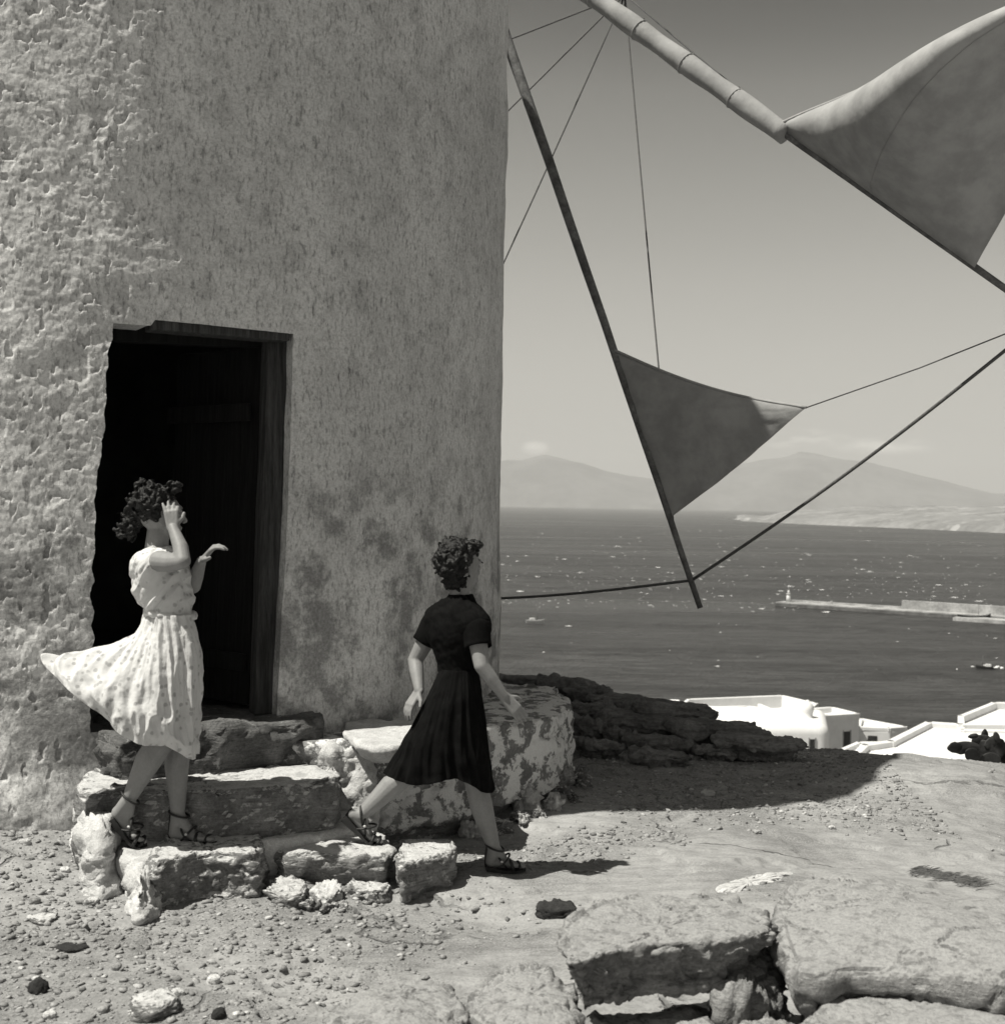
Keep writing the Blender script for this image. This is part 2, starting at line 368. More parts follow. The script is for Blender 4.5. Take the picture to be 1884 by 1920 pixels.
# ground: pale worn bedrock with gritty gravel in the hollows
n = NT('hilltop_ground')
a = n.noise(1.1, 8, 0.62); b = n.noise(9, 8, 0.65); g = n.noise(75, 5, 0.7); h_ = n.noise(240, 3, 0.6)
grit = n.rng(n.noise(0.75, 7, 0.65, dist=0.4), 0.46, 0.54)
c = n.m('MULTIPLY', 0.315, n.rng(a, 0.3, 0.7, 0.84, 1.1))
c = n.m('MULTIPLY', c, n.rng(b, 0.3, 0.62, 0.86, 1.05))
c = n.m('MULTIPLY', c, n.rng(g, 0.28, 0.62, 0.80, 1.10))
vp = n.voro(55)
c = n.m('MULTIPLY', c, n.mix(grit, 1.0, n.rng(n.noise(120, 4, 0.7), 0.35, 0.65, 0.72, 1.15)))
hh = n.m('ADD', n.m('MULTIPLY', b, 0.7), n.m('ADD', n.m('MULTIPLY', g, 0.35), n.m('MULTIPLY', h_, 0.12)))
hh = n.m('ADD', hh, n.m('MULTIPLY', n.m('MULTIPLY', grit, n.noise(120, 4, 0.7)), 0.5))
wq = n.t.nodes.new('ShaderNodeVectorMath'); wq.operation = 'ADD'; wn_ = n.t.nodes.new('ShaderNodeTexNoise'); wn_.inputs['Scale'].default_value = 1.8; wn_.inputs['Detail'].default_value = 6; n.l(n.pos, wn_.inputs['Vector'])
n.l(n.pos, wq.inputs[0]); n.l(wn_.outputs['Color'], wq.inputs[1])
ck = n.voro(0.75, wq.outputs[0], 'DISTANCE_TO_EDGE'); ckm = n.m('MULTIPLY', n.rng(ck, 0.004, 0.016, 1.0, 0.0), n.rng(n.noise(1.3, 3, 0.5), 0.5, 0.6))
c = n.m('MULTIPLY', c, n.rng(ckm, 0.0, 1.0, 1.0, 0.55)); hh = n.m('SUBTRACT', hh, n.m('MULTIPLY', ckm, 1.2))
bd_ = n.noise(7, 7, 0.7, n.scaled((0.5, 2.2, 1))); hh = n.m('ADD', hh, n.m('MULTIPLY', bd_, 0.8)); c = n.m('MULTIPLY', c, n.rng(bd_, 0.36, 0.6, 0.86, 1.05))
M['ground'] = n.fin(c, 0.95, hh, 0.9, 0.014)
# hill soil far below
M['soil'] = mat_rock('hill_soil', 0.22, 0.3, 0.2, 0.1)

# ------------------------------------------------------------------ tower geometry
ZTOP = 6.35
def tower_c(z): return np.stack([-3.02 + 0.035 * z, 8.90 + 0 * z], -1)
def tower_r(z): return 3.0 - 0.035 * z
def tower_pt(th, z, off=0.0):
    c = tower_c(z); r = tower_r(z) + off
    return np.stack([c[..., 0] + r * np.cos(th), c[..., 1] + r * np.sin(th), z], -1)
def tower_hit(px, py):
    x, dz = ray(px, py); d = 6.2
    for _ in range(30):
        z = CAMZ + dz * d; c = tower_c(np.array(z)); r = tower_r(z)
        A = x * x + 1; B = -2 * (x * c[0] + c[1]); C_ = c[0] ** 2 + c[1] ** 2 - r * r
        D = max(B * B - 4 * A * C_, 0); d = (-B - math.sqrt(D)) / (2 * A)
    z = CAMZ + dz * d; c = tower_c(np.array(z))
    return math.atan2(d - c[1], x * d - c[0]), z, d

# ------------------------------------------------------------------ ground
def edge_y(x): return np.maximum(np.where(x > 0, 12.6 - 1.45 * x, 12.6), 9.3 + 0.0 * x)
def ground_h(x, y):
    p = np.stack([x, y, 0 * x], -1); sh = x.shape; p = p.reshape(-1, 3)
    h = np.zeros(len(p)); X = p[:, 0]; Y = p[:, 1]
    h -= 0.05 * np.maximum(X - 0.3, 0) * (X < 8) + 0.05 * 7.7 * (X >= 8)
    near = np.exp(-((X / 9) ** 2 + ((Y - 7) / 9) ** 2))
    h += 0.05 * fbm(p, 0.9, 3, 3) * near + 0.018 * fbm(p, 3.1, 3, 9) * near
    # worn rock: flat plates with little scarps
    r = fbm(p * [1, 1.4, 1], 1.7, 4, 21); h += 0.022 * sstep(0.02, 0.07, r) * near + 0.006 * fbm(p, 14, 3, 5) * near
    # the ground banks up against the tower's foot on the left
    dc = np.hypot(X + 3.02, Y - 8.9) - 3.0
    h += 0.17 * sstep(0.8, 0.0, dc) * sstep(-1.55, -2.1, X)
    # swell of bedrock on the right before the drop
    h += 0.13 * np.exp(-(((X - 2.9) / 0.9) ** 2 + ((Y - 8.8) / 0.9) ** 2))
    h += 0.10 * np.exp(-(((X - 1.6) / 0.8) ** 2 + ((Y - 5.4) / 0.7) ** 2))
    e = Y - edge_y(X); e = np.maximum(e, np.maximum(np.abs(X + 2) - 9, -(Y + 6)))
    e = np.maximum(e, 0); big = fbm(p, 0.03, 3, 31)
    drop = np.where(e < 3, 0.05 * e ** 2 * 2.2, 0.99 + 0.30 * (e - 3))
    h -= np.minimum(drop * (1 + 0.15 * big), 36)
    return h.reshape(sh)
def axis(lo, hi, step, far, grow=1.16):
    a = list(np.arange(lo, hi, step)); s = step; q = a[-1]
    while q < far[1]: s *= grow; q += s; a.append(q)
    s = step; q = a[0]; b = []
    while q > far[0]: s *= grow; q -= s; b.append(q)
    return np.array(b[::-1] + a)
xs = axis(-2.9, 4.6, 0.0145, (-260, 260)); ys = axis(4.1, 11.8, 0.0155, (-240, 240))
XX, YY = np.meshgrid(xs, ys); ZZ = ground_h(XX, YY)
gv = np.stack([XX, YY, ZZ], -1).reshape(-1, 3)
ground = mk('ground', gv, grid_faces(len(ys), len(xs)), M['ground'], origin=(0, 0, 0), kind='structure')
def gz(x, y): return float(ground_h(np.array([x]), np.array([y]))[0])
def Pg(px, py):                         # where the line of sight meets the ground
    x, z = ray(px, py)
    def first(ds):
        u = CAMZ + z * ds < ground_h(x * ds, ds); return ds[np.argmax(u)] if u.any() else ds[-1]
    d = first(np.arange(3.0, 14, 0.1)); d = first(np.arange(d - 0.1, d + 0.001, 0.005))
    return np.array([x * d, d, gz(x * d, d)])

# ------------------------------------------------------------------ windmill tower with its doorway
jl = [(213, 607), (212, 630), (203, 655), (204, 680), (198, 700), (200, 740), (196, 760), (198, 800), (190, 825), (190, 850), (183, 880), (180, 915), (176, 940), (181, 975), (178, 1000), (178, 1040), (172, 1060), (178, 1085), (170, 1110), (177, 1145), (172, 1170), (178, 1195), (170, 1225), (171, 1290), (170, 1345)]
jr = [(552, 626), (550, 700), (546, 800), (543, 900), (540, 1000), (535, 1100), (529, 1200), (524, 1290), (522, 1345)]
zl_pts = [(213, 606), (283, 611), (291, 600), (400, 610), (552, 626)]
JL = np.array([tower_hit(*p)[:2] for p in jl]); JR = np.array([tower_hit(*p)[:2] for p in jr]); ZL = np.array([tower_hit(*p)[:2] for p in zl_pts])
def thL(z): z = np.asarray(z, float); return np.interp(-z, -JL[:, 1], JL[:, 0]) + 0.0034 * fbm(np.stack([0 * z.ravel(), 0 * z.ravel() + 3.3, z.ravel()], -1), 17, 5, 6, 0.75).reshape(z.shape)
def thR(z): return np.interp(-z, -JR[:, 1], JR[:, 0])
def zlint(th): return np.interp(th, ZL[:, 0], ZL[:, 1])
thA = tower_hit(-70, 900)[0]; thB = 0.10
DN = unit([0.49, -0.87, 0])             # outward direction of the doorway
Z0 = -0.4
def plaster_disp(th, z, fineok=True):
    p = tower_pt(th, z).reshape(-1, 3)
    d = 0.030 * fbm(p, 0.9, 3, 41) + 0.010 * fbm(p, 3.2, 4, 43)
    if fineok:
        rough = 0.22 + 0.78 * (1 - sstep(-1.24, -0.98, th.ravel() - 0.05 * (z.ravel() - 2.5) + 0.16 * fbm(p, 1.5, 4, 56)))
        d += rough * 0.0040 * fbm(p, 15, 5, 44, 0.62)
        q = fbm(p * [1, 1, 0.8], 27, 2, 61); pit = sstep(0.34, 0.48, q)
        d -= (0.15 + 0.85 * rough) * 0.011 * pit
        q2 = fbm(p, 6, 3, 63); d -= rough * 0.006 * sstep(0.18, 0.34, q2)
        # overlapping trowel layers: small steps in the surface
        d += rough * 0.0034 * fbm(p * [1, 1, 1.6], 34, 3, 71)
        # foot of the wall: lumpy and eroded
        foot = sstep(0.75, 0.05, z.ravel()); d += foot * (0.07 + 0.06 * fbm(p, 4, 4, 80)) * sstep(-1.14, -1.28, th.ravel())
        d += 0.004 * (1 - rough) * fbm(p, 8, 4, 45)
    return d
nL, nD, nR, nC = 220, 200, 250, 70
uL, uD, uR = np.linspace(0, 1, nL), np.linspace(0, 1, nD)[1:-1], np.linspace(0, 1, nR)
def row_th(z_side):                     # columns of one row, left | door | right
    a, b = thL(z_side), thR(z_side)
    return np.concatenate([thA + (a - thA) * uL, a + (b - a) * uD, b + (thB - b) * uR])
tL0, tR0 = float(thL(np.array(9.))), float(thR(np.array(9.)))
zLtop, zRtop = float(zlint(tL0)), float(zlint(tR0))
nlow, nup = 330, 260
zup = np.concatenate([np.linspace(0, 1, nup) * 1.95, 1.95 + np.linspace(0, 1, 12)[1:] * (ZTOP - 2.55 - 1.95 + 0.0)])
lowv = np.linspace(0, 1, nlow)
TH = []; ZG = []
for v_ in lowv:
    zs = Z0 + (2.55 - Z0) * v_; th = row_th(np.array(zs)); TH.append(th); zl_ = zlint(th); ZG.append(Z0 + (zl_ - Z0) * v_)
for w in zup[1:]:
    th = row_th(np.array(9.)); zl_ = zlint(th); k = w / zup[-1]; TH.append(th); ZG.append(zl_ + (ZTOP - zl_) * k if False else zl_ + w + (ZTOP - zl_ - zup[-1]) * k)
TH = np.array(TH); ZG = np.array(ZG)
D_ = plaster_disp(TH, ZG).reshape(TH.shape)
V = tower_pt(TH, ZG, D_)
nr_, nc_ = TH.shape
DOORZ = 0.60
fc = grid_faces(nr_, nc_).reshape(nr_ - 1, nc_ - 1, 4)
keep = np.ones((nr_ - 1, nc_ - 1), bool)
zc = ZG[:-1, :-1]
rowdoor = (np.arange(nr_ - 1) < nlow - 1)
keep[:nlow - 1, nL - 1:nL + nD - 2] = (zc < DOORZ)[:nlow - 1, nL - 1:nL + nD - 2]
faces = fc[keep]
mill = thing('windmill', 'tall round whitewashed windmill tower with rough pitted plaster and a dark doorway', 'windmill', (-3.0, 8.9, 0.0))
wall = mk('wall', V.reshape(-1, 3), faces, M['plaster'], parent=mill, origin=(-3, 8.9, 0))
# rest of the tower and inner face
thc = np.linspace(thB, thA + 2 * math.pi, 560); zc_ = np.linspace(Z0, ZTOP, 230); T2, Z2 = np.meshgrid(thc, zc_)
mk('wall', tower_pt(T2, Z2, plaster_disp(np.where(T2 > 3.2, T2 - 2 * math.pi, T2), Z2).reshape(T2.shape)).reshape(-1, 3), grid_faces(230, 560), M['plaster'], parent=mill, origin=(-3, 8.9, 0))
thi = np.concatenate([np.linspace(tR0 + 0.03, tL0 - 0.06 + 2 * math.pi, 90)]); T3, Z3 = np.meshgrid(thi, np.array([Z0, 2.7, ZTOP]))
inner = Join(); v3 = tower_pt(T3, Z3, -0.62).reshape(-1, 3); inner.add(v3, grid_faces(3, 90)[:, ::-1].tolist())
T4, Z4 = np.meshgrid(np.linspace(tL0 - 0.06, tR0 + 0.03, 12), np.array([2.7, ZTOP])); inner.add(tower_pt(T4, Z4, -0.62).reshape(-1, 3), grid_faces(2, 12)[:, ::-1].tolist())
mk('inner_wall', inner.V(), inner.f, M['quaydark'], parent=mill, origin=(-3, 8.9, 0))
# doorway reveals: left, right, head
G = V
rv = Join()
ra = [i for i in range(nlow) if ZG[i, nL] > DOORZ - 0.05]
offs = [0, 0.012, 0.05, 0.12, 0.25, 0.42, 0.64]
def reveal(line, flip, side):
    pts = []
    for k, o_ in enumerate(offs):
        q = line - DN * o_ + side * (0.004 * k)
        if k > 1: q = q + 0.012 * fbm(q, 7, 4, 90)[:, None] * side
        pts.append(q)
    v = np.array(pts).reshape(-1, 3); f = grid_faces(len(offs), len(line)); rv.add(v, (f[:, ::-1] if flip else f).tolist())
TG = unit([0.87, 0.49, 0])
reveal(G[ra, nL - 1], False, -TG * 0.5); reveal(G[ra, nL + nD - 2], True, TG * 0.5)
reveal(G[nlow - 1, nL - 1:nL + nD - 1], True, np.array([0, 0, 0.5]))
mk('doorway_reveal', rv.V(), rv.f, M['plaster'], parent=mill, origin=(-3, 8.9, 0))
# timber frame, lintel board and the open plank door swung inward on the right
def box_between(name, a, b, w, dpt, wd, dd, mat, parent, **kw):
    a, b, wd, dd = map(lambda q: np.asarray(q, float), (a, b, wd, dd)); v = []
    n_ = 14
    for i in range(n_ + 1):
        c = a + (b - a) * i / n_; j = 0.0022 * vnoise(np.array([[i * 1.7, a[0] * 3, a[2] * 5]]), 3)[0]
        for sx_, sy_ in ((-1, -1), (1, -1), (1, 1), (-1, 1)): v.append(c + wd * sx_ * (w / 2 + j) + dd * sy_ * (dpt / 2 + j))
    f = grid_faces(n_ + 1, 4, True).tolist() + [(3, 2, 1, 0), tuple(n_ * 4 + k for k in range(4))]
    o = mk(name, np.array(v), f, mat, parent=parent, smooth=False, **kw)
    bv = o.modifiers.new('b', 'BEVEL'); bv.width = 0.004; bv.segments = 1; bv.angle_limit = 0.6; bv.limit_method = 'ANGLE'
    return o
pR1, pR0 = tower_pt(np.array(JR[0, 0]), np.array(JR[0, 1])), tower_pt(np.array(JR[-1, 0]), np.array(JR[-1, 1]))
post_t = pR1 - DN * 0.16 - TG * 0.045 + [0, 0, -0.02]; post_b = pR0 - DN * 0.16 - TG * 0.03
frame_ = mk('door_frame', *[x for x in ellipsoid(post_t + [0, 0, 0.015], (0.02, 0.02, 0.02), None, 6, 4)], M['wood_dark'], parent=mill)
def sub(name, a, b, w, d_, mat, wd=TG, dd=DN): return box_between(name, a, b, w, d_, wd, dd, mat, frame_)
sub('post', post_b, post_t, 0.11, 0.10, M['wood'])
pL1 = tower_pt(np.array(JL[0, 0]), np.array(JL[0, 1]))
lin_a = tower_hit(288, 602); lin_b = tower_hit(546, 624)
LA = tower_pt(np.array(lin_a[0]), np.array(lin_a[1])) - DN * 0.09 + [0, 0, -0.012]; LB = tower_pt(np.array(lin_b[0]), np.array(lin_b[1])) - DN * 0.09 + [0, 0, -0.016]
sub('lintel', LA, LB, 0.05, 0.14, M['wood'], np.array([0, 0, 1.]), DN)
LC = pL1 - DN * 0.30 + [0, 0, -0.0]; LD = pR1 - DN * 0.30 + [0, 0, 0.0]
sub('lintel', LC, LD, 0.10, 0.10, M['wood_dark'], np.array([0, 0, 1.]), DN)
hinge_t = post_t - DN * 0.09 - TG * 0.03; hinge_b = post_b - DN * 0.09 - TG * 0.03
dleaf = thing('door', '', '', hinge_b); del dleaf['label']; del dleaf['category']; dleaf.parent = mill; dleaf.location = (hinge_b - np.array([-3, 8.9, 0])).tolist()
dn = unit(-DN * 0.93 - TG * 0.36)       # the leaf runs inward from its hinge
dt = unit(np.cross(dn, [0, 0, 1.]))
for k in range(5):
    o_ = dn * (0.075 + 0.145 * k)
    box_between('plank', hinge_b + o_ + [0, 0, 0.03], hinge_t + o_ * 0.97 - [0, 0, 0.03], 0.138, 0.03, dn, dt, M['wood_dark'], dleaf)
for zz in (0.25, 1.55):
    box_between('batten', hinge_b + [0, 0, zz] + dn * 0.02 + dt * -0.028, hinge_b + [0, 0, zz] + dn * 0.70 + dt * -0.028, 0.09, 0.022, np.array([0, 0, 1.]), dt, M['wood_dark'], dleaf)
# earthen floor inside, thatched cap
fl = [[-3 + 2.42 * math.cos(q), 8.9 + 2.42 * math.sin(q), 0.58] for q in np.linspace(0, 2 * math.pi, 48, endpoint=False)]
dfl = Join(); dfl.add(fl, [tuple(range(48))])
dfl.add([tower_pt(np.array(tL0), np.array(0.585)) - DN * 0.05 - TG * 0.1, tower_pt(np.array(tR0), np.array(0.585)) - DN * 0.05 + TG * 0.1, tower_pt(np.array(tR0), np.array(0.585)) - DN * 0.9 + TG * 0.1, tower_pt(np.array(tL0), np.array(0.585)) - DN * 0.9 - TG * 0.1], [(0, 1, 2, 3)])
mk('mill_floor', dfl.V(), dfl.f, M['soil'], parent=mill, smooth=False)
cc = tower_c(np.array(ZTOP)); v = []
for i, (rr, zz) in enumerate([(2.3, ZTOP - 0.3), (2.80, ZTOP - 0.12), (2.84, ZTOP - 0.05), (2.80, ZTOP + 0.1), (2.2, ZTOP + 0.65), (1.2, ZTOP + 1.35), (0.4, ZTOP + 1.85), (0.02, ZTOP + 1.95)]):
    for k in range(90):
        q = 2 * math.pi * k / 90; j = 0.10 * rng.rand() if i in (1, 2) else 0.04 * rng.rand(); v.append([cc[0] + (rr + j) * math.cos(q), cc[1] + (rr + j) * math.sin(q), zz - j])
mk('thatched_cap', np.array(v), grid_faces(8, 90, True), M['thatch'], parent=mill)

# ------------------------------------------------------------------ stones
def resample(poly, n):
    poly = np.asarray(poly, float); q = np.vstack([poly, poly[:1]]); s = np.r_[0, np.cumsum(np.linalg.norm(np.diff(q, axis=0), axis=1))]
    t = np.linspace(0, s[-1], n, endpoint=False); r = np.stack([np.interp(t, s, q[:, k]) for k in range(q.shape[1])], -1)
    return r
def facets(p, cell, seed):
    q = p / cell; i0 = np.floor(q).astype(np.int64); best = np.full(len(q), 9e9); out = np.zeros(len(q))
    for a in (-1, 0, 1):
        for b in (-1, 0, 1):
            for c in (-1, 0, 1):
                i = i0 + [a, b, c]; h = [_hash(i[:, 0], i[:, 1], i[:, 2], seed + k) for k in range(6)]
                ctr = i + np.stack(h[:3], -1); r = q - ctr; d2 = (r ** 2).sum(1); m = d2 < best
                val = (h[3] - 0.5) + (r * (np.stack([h[4], h[5], h[3]], -1) - 0.5)).sum(1) * 1.1
                out = np.where(m, val, out); best = np.where(m, d2, best)
    return out
def stone(name, poly, zt, zb, mat, parent=None, n=110, rnd=0.025, dome=0.0, slope=(0, 0), amp=0.02, fine=0.006, seed=0, inset=0.06, strata=0.0, chip=0.35, nt=16, ns=16, soft=3, undercut=0.0, **kw):
    """A solid stone: outline in plan, level top with worn edge, rough sides."""
    poly = np.asarray(poly, float)[:, :2]; c = poly.mean(0)
    if (np.roll(poly[:, 0], -1) * poly[:, 1] - poly[:, 0] * np.roll(poly[:, 1], -1)).sum() > 0: poly = poly[::-1]   # counter-clockwise
    L = resample(poly, n)
    for _ in range(soft): L = (np.roll(L, 1, 0) + L * 2 + np.roll(L, -1, 0)) / 4
    R = np.linalg.norm(L - c, axis=1, keepdims=True); size = R.mean(); H = zt - zb
    rings = []
    rings.append((0.0, 0.0, 0))
    for i in range(ns + 1):
        t = i / ns; s = 1 - inset * (1 - t) ** 1.5 - undercut * math.sin(math.pi * t) * 0.5 * (1 - t); rings.append((s, t * (H - rnd), 0))
    for i in range(1, 7):
        q = math.pi / 2 * i / 6; rings.append((1 - (rnd * (1 - math.cos(q))) / size, H - rnd + rnd * math.sin(q), 0))
    s0 = 1 - rnd / size
    for i in range(1, nt + 1): rings.append((s0 * (1 - i / nt), H, 1))
    v = []
    for s, h, top in rings:
        q = c + (L - c) * s; zz = zb + h + dome * (1 - min(s, 1) ** 2) * (h / H) + ((q - c) @ np.array(slope)) * (h / H)
        v.append(np.c_[q, zz])
    v = np.array(v).reshape(-1, 3); nr, nc = len(rings), n
    nn = grid_normals(v, nr, nc, True)
    k = 1.0 / max(size, 0.05)
    d = amp * fbm(v + seed * 3.1, 1.1 * k, 3, seed) * 1.6 + amp * 0.5 * fbm(v + seed, 3.6 * k, 3, seed + 5) + fine * fbm(v, 22, 5, seed + 9, 0.62)
    cr_ = np.abs(fbm(v + seed, 2.4 * k, 4, seed + 13)); d -= amp * 0.55 * sstep(0.05, 0.0, cr_)
    hz = np.repeat(np.array([0 if r[2] else 1 for r in rings]), nc)
    warp = v + 0.25 * size * np.stack([fbm(v + 5, 2.2 * k, 2, seed + 30), fbm(v + 9, 2.2 * k, 2, seed + 31), fbm(v + 13, 2.2 * k, 2, seed + 32)], -1)
    d += chip * amp * (hz * 0.75 + 0.45) * (facets(warp * [1, 1, 1.5], 0.42 * size, seed + 40) + 0.5 * facets(warp * [1, 1, 1.6], 0.17 * size, seed + 50)) * 1.8
    if strata:
        stn = fbm(v * [1, 1, 7], 5, 4, seed + 20); d += hz * strata * stn 
    rr = np.array([r[0] for r in rings]); w = np.repeat(sstep(0.0, 0.12, rr), nc)
    v = v + nn * (d * np.where(hz > 0, 1, 0.55))[:, None] * w[:, None]
    f = grid_faces(nr, nc, True)
    return mk(name, v, f, mat, parent=parent, **kw)
def top_px(pts, z): return [Pz(px, py, z) for px, py in pts]

# doorstep: two rough steps and the sill
steps = thing('stone_steps', 'worn schist steps with whitewashed joints leading up to the dark doorway', 'steps', Pz(420, 1600, 0.0))
S = lambda pts, zt, zb, mat='step', **kw: stone(kw.pop('name', 'stone'), top_px(pts, zt), zt, zb, M[mat], parent=steps, **kw)
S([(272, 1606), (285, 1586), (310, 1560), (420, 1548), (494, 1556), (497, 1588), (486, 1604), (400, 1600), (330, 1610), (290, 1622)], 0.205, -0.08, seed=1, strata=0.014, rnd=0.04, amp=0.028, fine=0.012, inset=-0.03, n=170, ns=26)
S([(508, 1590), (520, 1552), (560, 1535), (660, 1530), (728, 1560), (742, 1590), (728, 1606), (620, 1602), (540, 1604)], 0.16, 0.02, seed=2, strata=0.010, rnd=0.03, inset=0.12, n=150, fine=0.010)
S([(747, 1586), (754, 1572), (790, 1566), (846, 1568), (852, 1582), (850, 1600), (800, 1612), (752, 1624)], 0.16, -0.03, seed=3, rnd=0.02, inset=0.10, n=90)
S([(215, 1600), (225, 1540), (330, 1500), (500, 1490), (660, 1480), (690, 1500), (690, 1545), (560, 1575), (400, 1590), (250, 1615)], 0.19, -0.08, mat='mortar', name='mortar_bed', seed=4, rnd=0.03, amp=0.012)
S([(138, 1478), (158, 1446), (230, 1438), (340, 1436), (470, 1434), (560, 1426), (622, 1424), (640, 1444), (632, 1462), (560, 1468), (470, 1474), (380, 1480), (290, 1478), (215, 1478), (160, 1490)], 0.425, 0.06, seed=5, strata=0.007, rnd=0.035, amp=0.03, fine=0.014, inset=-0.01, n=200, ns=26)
S([(136, 1500), (152, 1466), (196, 1470), (226, 1500), (224, 1545), (190, 1562), (150, 1545)], 0.30, -0.06, mat='mortar', name='mortar_fillet', seed=6, rnd=0.08, amp=0.035, dome=0.04, inset=-0.35, fine=0.014, n=130, ns=26)
S([(236, 1630), (244, 1598), (272, 1586), (304, 1600), (296, 1640), (262, 1662)], 0.16, -0.06, mat='mortar', name='mortar_fillet', seed=9, rnd=0.07, amp=0.03, dome=0.03, inset=-0.35, fine=0.012, n=110, ns=22)
# sill
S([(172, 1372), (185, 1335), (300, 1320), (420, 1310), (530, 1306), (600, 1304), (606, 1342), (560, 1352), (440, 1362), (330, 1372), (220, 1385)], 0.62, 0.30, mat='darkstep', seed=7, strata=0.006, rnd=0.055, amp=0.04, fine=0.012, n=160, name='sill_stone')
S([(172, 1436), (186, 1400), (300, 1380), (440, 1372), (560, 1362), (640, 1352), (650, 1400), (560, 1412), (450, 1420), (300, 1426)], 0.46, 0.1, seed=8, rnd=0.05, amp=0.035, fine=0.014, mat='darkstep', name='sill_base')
for i, (a, b, c_, d_, z_) in enumerate([(498, 580, 1640, 1690, 0.065), (585, 642, 1650, 1690, 0.055), (648, 735, 1646, 1680, 0.05), (560, 600, 1680, 1705, 0.03), (745, 768, 1618, 1665, 0.05), (600, 655, 1695, 1708, 0.02)]):
    cx_ = (a + b) / 2; pts = [(a, (c_ + d_) / 2), (a + 8, c_ + 4), (cx_, c_), (b - 6, c_ + 5), (b, (c_ + d_) / 2 - 4), (b - 10, d_ - 14), (cx_, d_ - 10), (a + 8, d_ - 16)]
    S(pts, z_, -0.04, seed=20 + i, rnd=0.02, amp=0.02, n=60, ns=8, nt=8, mat='step' if i % 3 != 1 else 'slab')

# bench against the tower
bench = thing('masonry_bench', 'low masonry bench with flaking whitewash built against the foot of the tower', 'bench', (-0.1, 7.4, 0.0))
BP = [(-0.98, 6.50), (-0.72, 6.50), (-0.45, 6.66), (-0.13, 6.93), (0.15, 7.25), (0.37, 7.62), (0.46, 8.1), (0.34, 8.65), (-0.1, 9.0), (-0.6, 8.6), (-0.9, 7.6), (-1.15, 6.9), (-1.2, 6.5)]
stone('bench_block', BP, 0.50, 0.06, M['bench_plaster'], parent=bench, n=300, rnd=0.022, amp=0.024, fine=0.016, chip=0.8, seed=30, inset=-0.03, nt=30, ns=34, soft=6)
# broad seat slab lying on its left end, lit by the sun
stone('seat_slab', top_px([(640, 1372), (645, 1352), (665, 1342), (700, 1346), (728, 1352), (752, 1343), (790, 1345), (812, 1352), (880, 1352), (905, 1368), (880, 1385), (800, 1392), (770, 1396), (735, 1402), (700, 1402), (668, 1392)], 0.545), 0.55, 0.455, M['slab'], parent=bench, n=140, rnd=0.025, amp=0.012, fine=0.007, seed=31, inset=0.16, ns=10)
stone('mortar_fillet', top_px([(598, 1388), (622, 1366), (650, 1360), (690, 1372), (715, 1388), (700, 1402), (660, 1403), (618, 1402)], 0.50), 0.50, 0.1, M['mortar'], parent=bench, n=110, rnd=0.06, amp=0.035, fine=0.014, seed=32, inset=-0.12, ns=20)
stone('mortar_fillet', top_px([(610, 1402), (650, 1388), (708, 1394), (728, 1412), (712, 1428), (665, 1432), (620, 1422)], 0.40), 0.40, 0.1, M['mortar'], parent=bench, n=110, rnd=0.08, amp=0.035, fine=0.014, seed=33, inset=-0.40, ns=22, dome=0.02)
# rubble showing at the foot of the bench
for i, (px, py, w, h) in enumerate([(985, 1500, 46, 44), (1022, 1478, 40, 40), (1055, 1466, 44, 46), (1040, 1510, 34, 26), (1090, 1462, 30, 30), (975, 1540, 40, 20), (1010, 1528, 26, 18), (930, 1556, 60, 22), (1075, 1500, 24, 18), (880, 1562, 44, 22), (850, 1556, 30, 18)]):
    g = Pg(px, py + h / 2); s_ = g[1] / F
    poly = [g[:2] + [w / 2 * s_ * math.cos(q) * (1 + 0.2 * rng.randn()), 0.05 + w / 2 * s_ * 0.8 * math.sin(q)] for q in np.linspace(0, 2 * math.pi, 9, endpoint=False)]
    stone('stone', poly, g[2] + h * s_, g[2] - 0.05, M['step'] if i % 3 else M['mortar'], parent=bench, n=48, rnd=h * s_ * 0.5, amp=0.025, fine=0.008, seed=40 + i, ns=10, nt=10, dome=0.01)
stone('bench_footing', [(-0.75, 6.42), (-0.42, 6.68), (-0.10, 7.0), (0.18, 7.33), (0.36, 7.75), (0.3, 8.3), (-0.9, 7.2)], 0.14, -0.1, M['step'], parent=bench, n=150, rnd=0.03, amp=0.05, fine=0.014, seed=38)

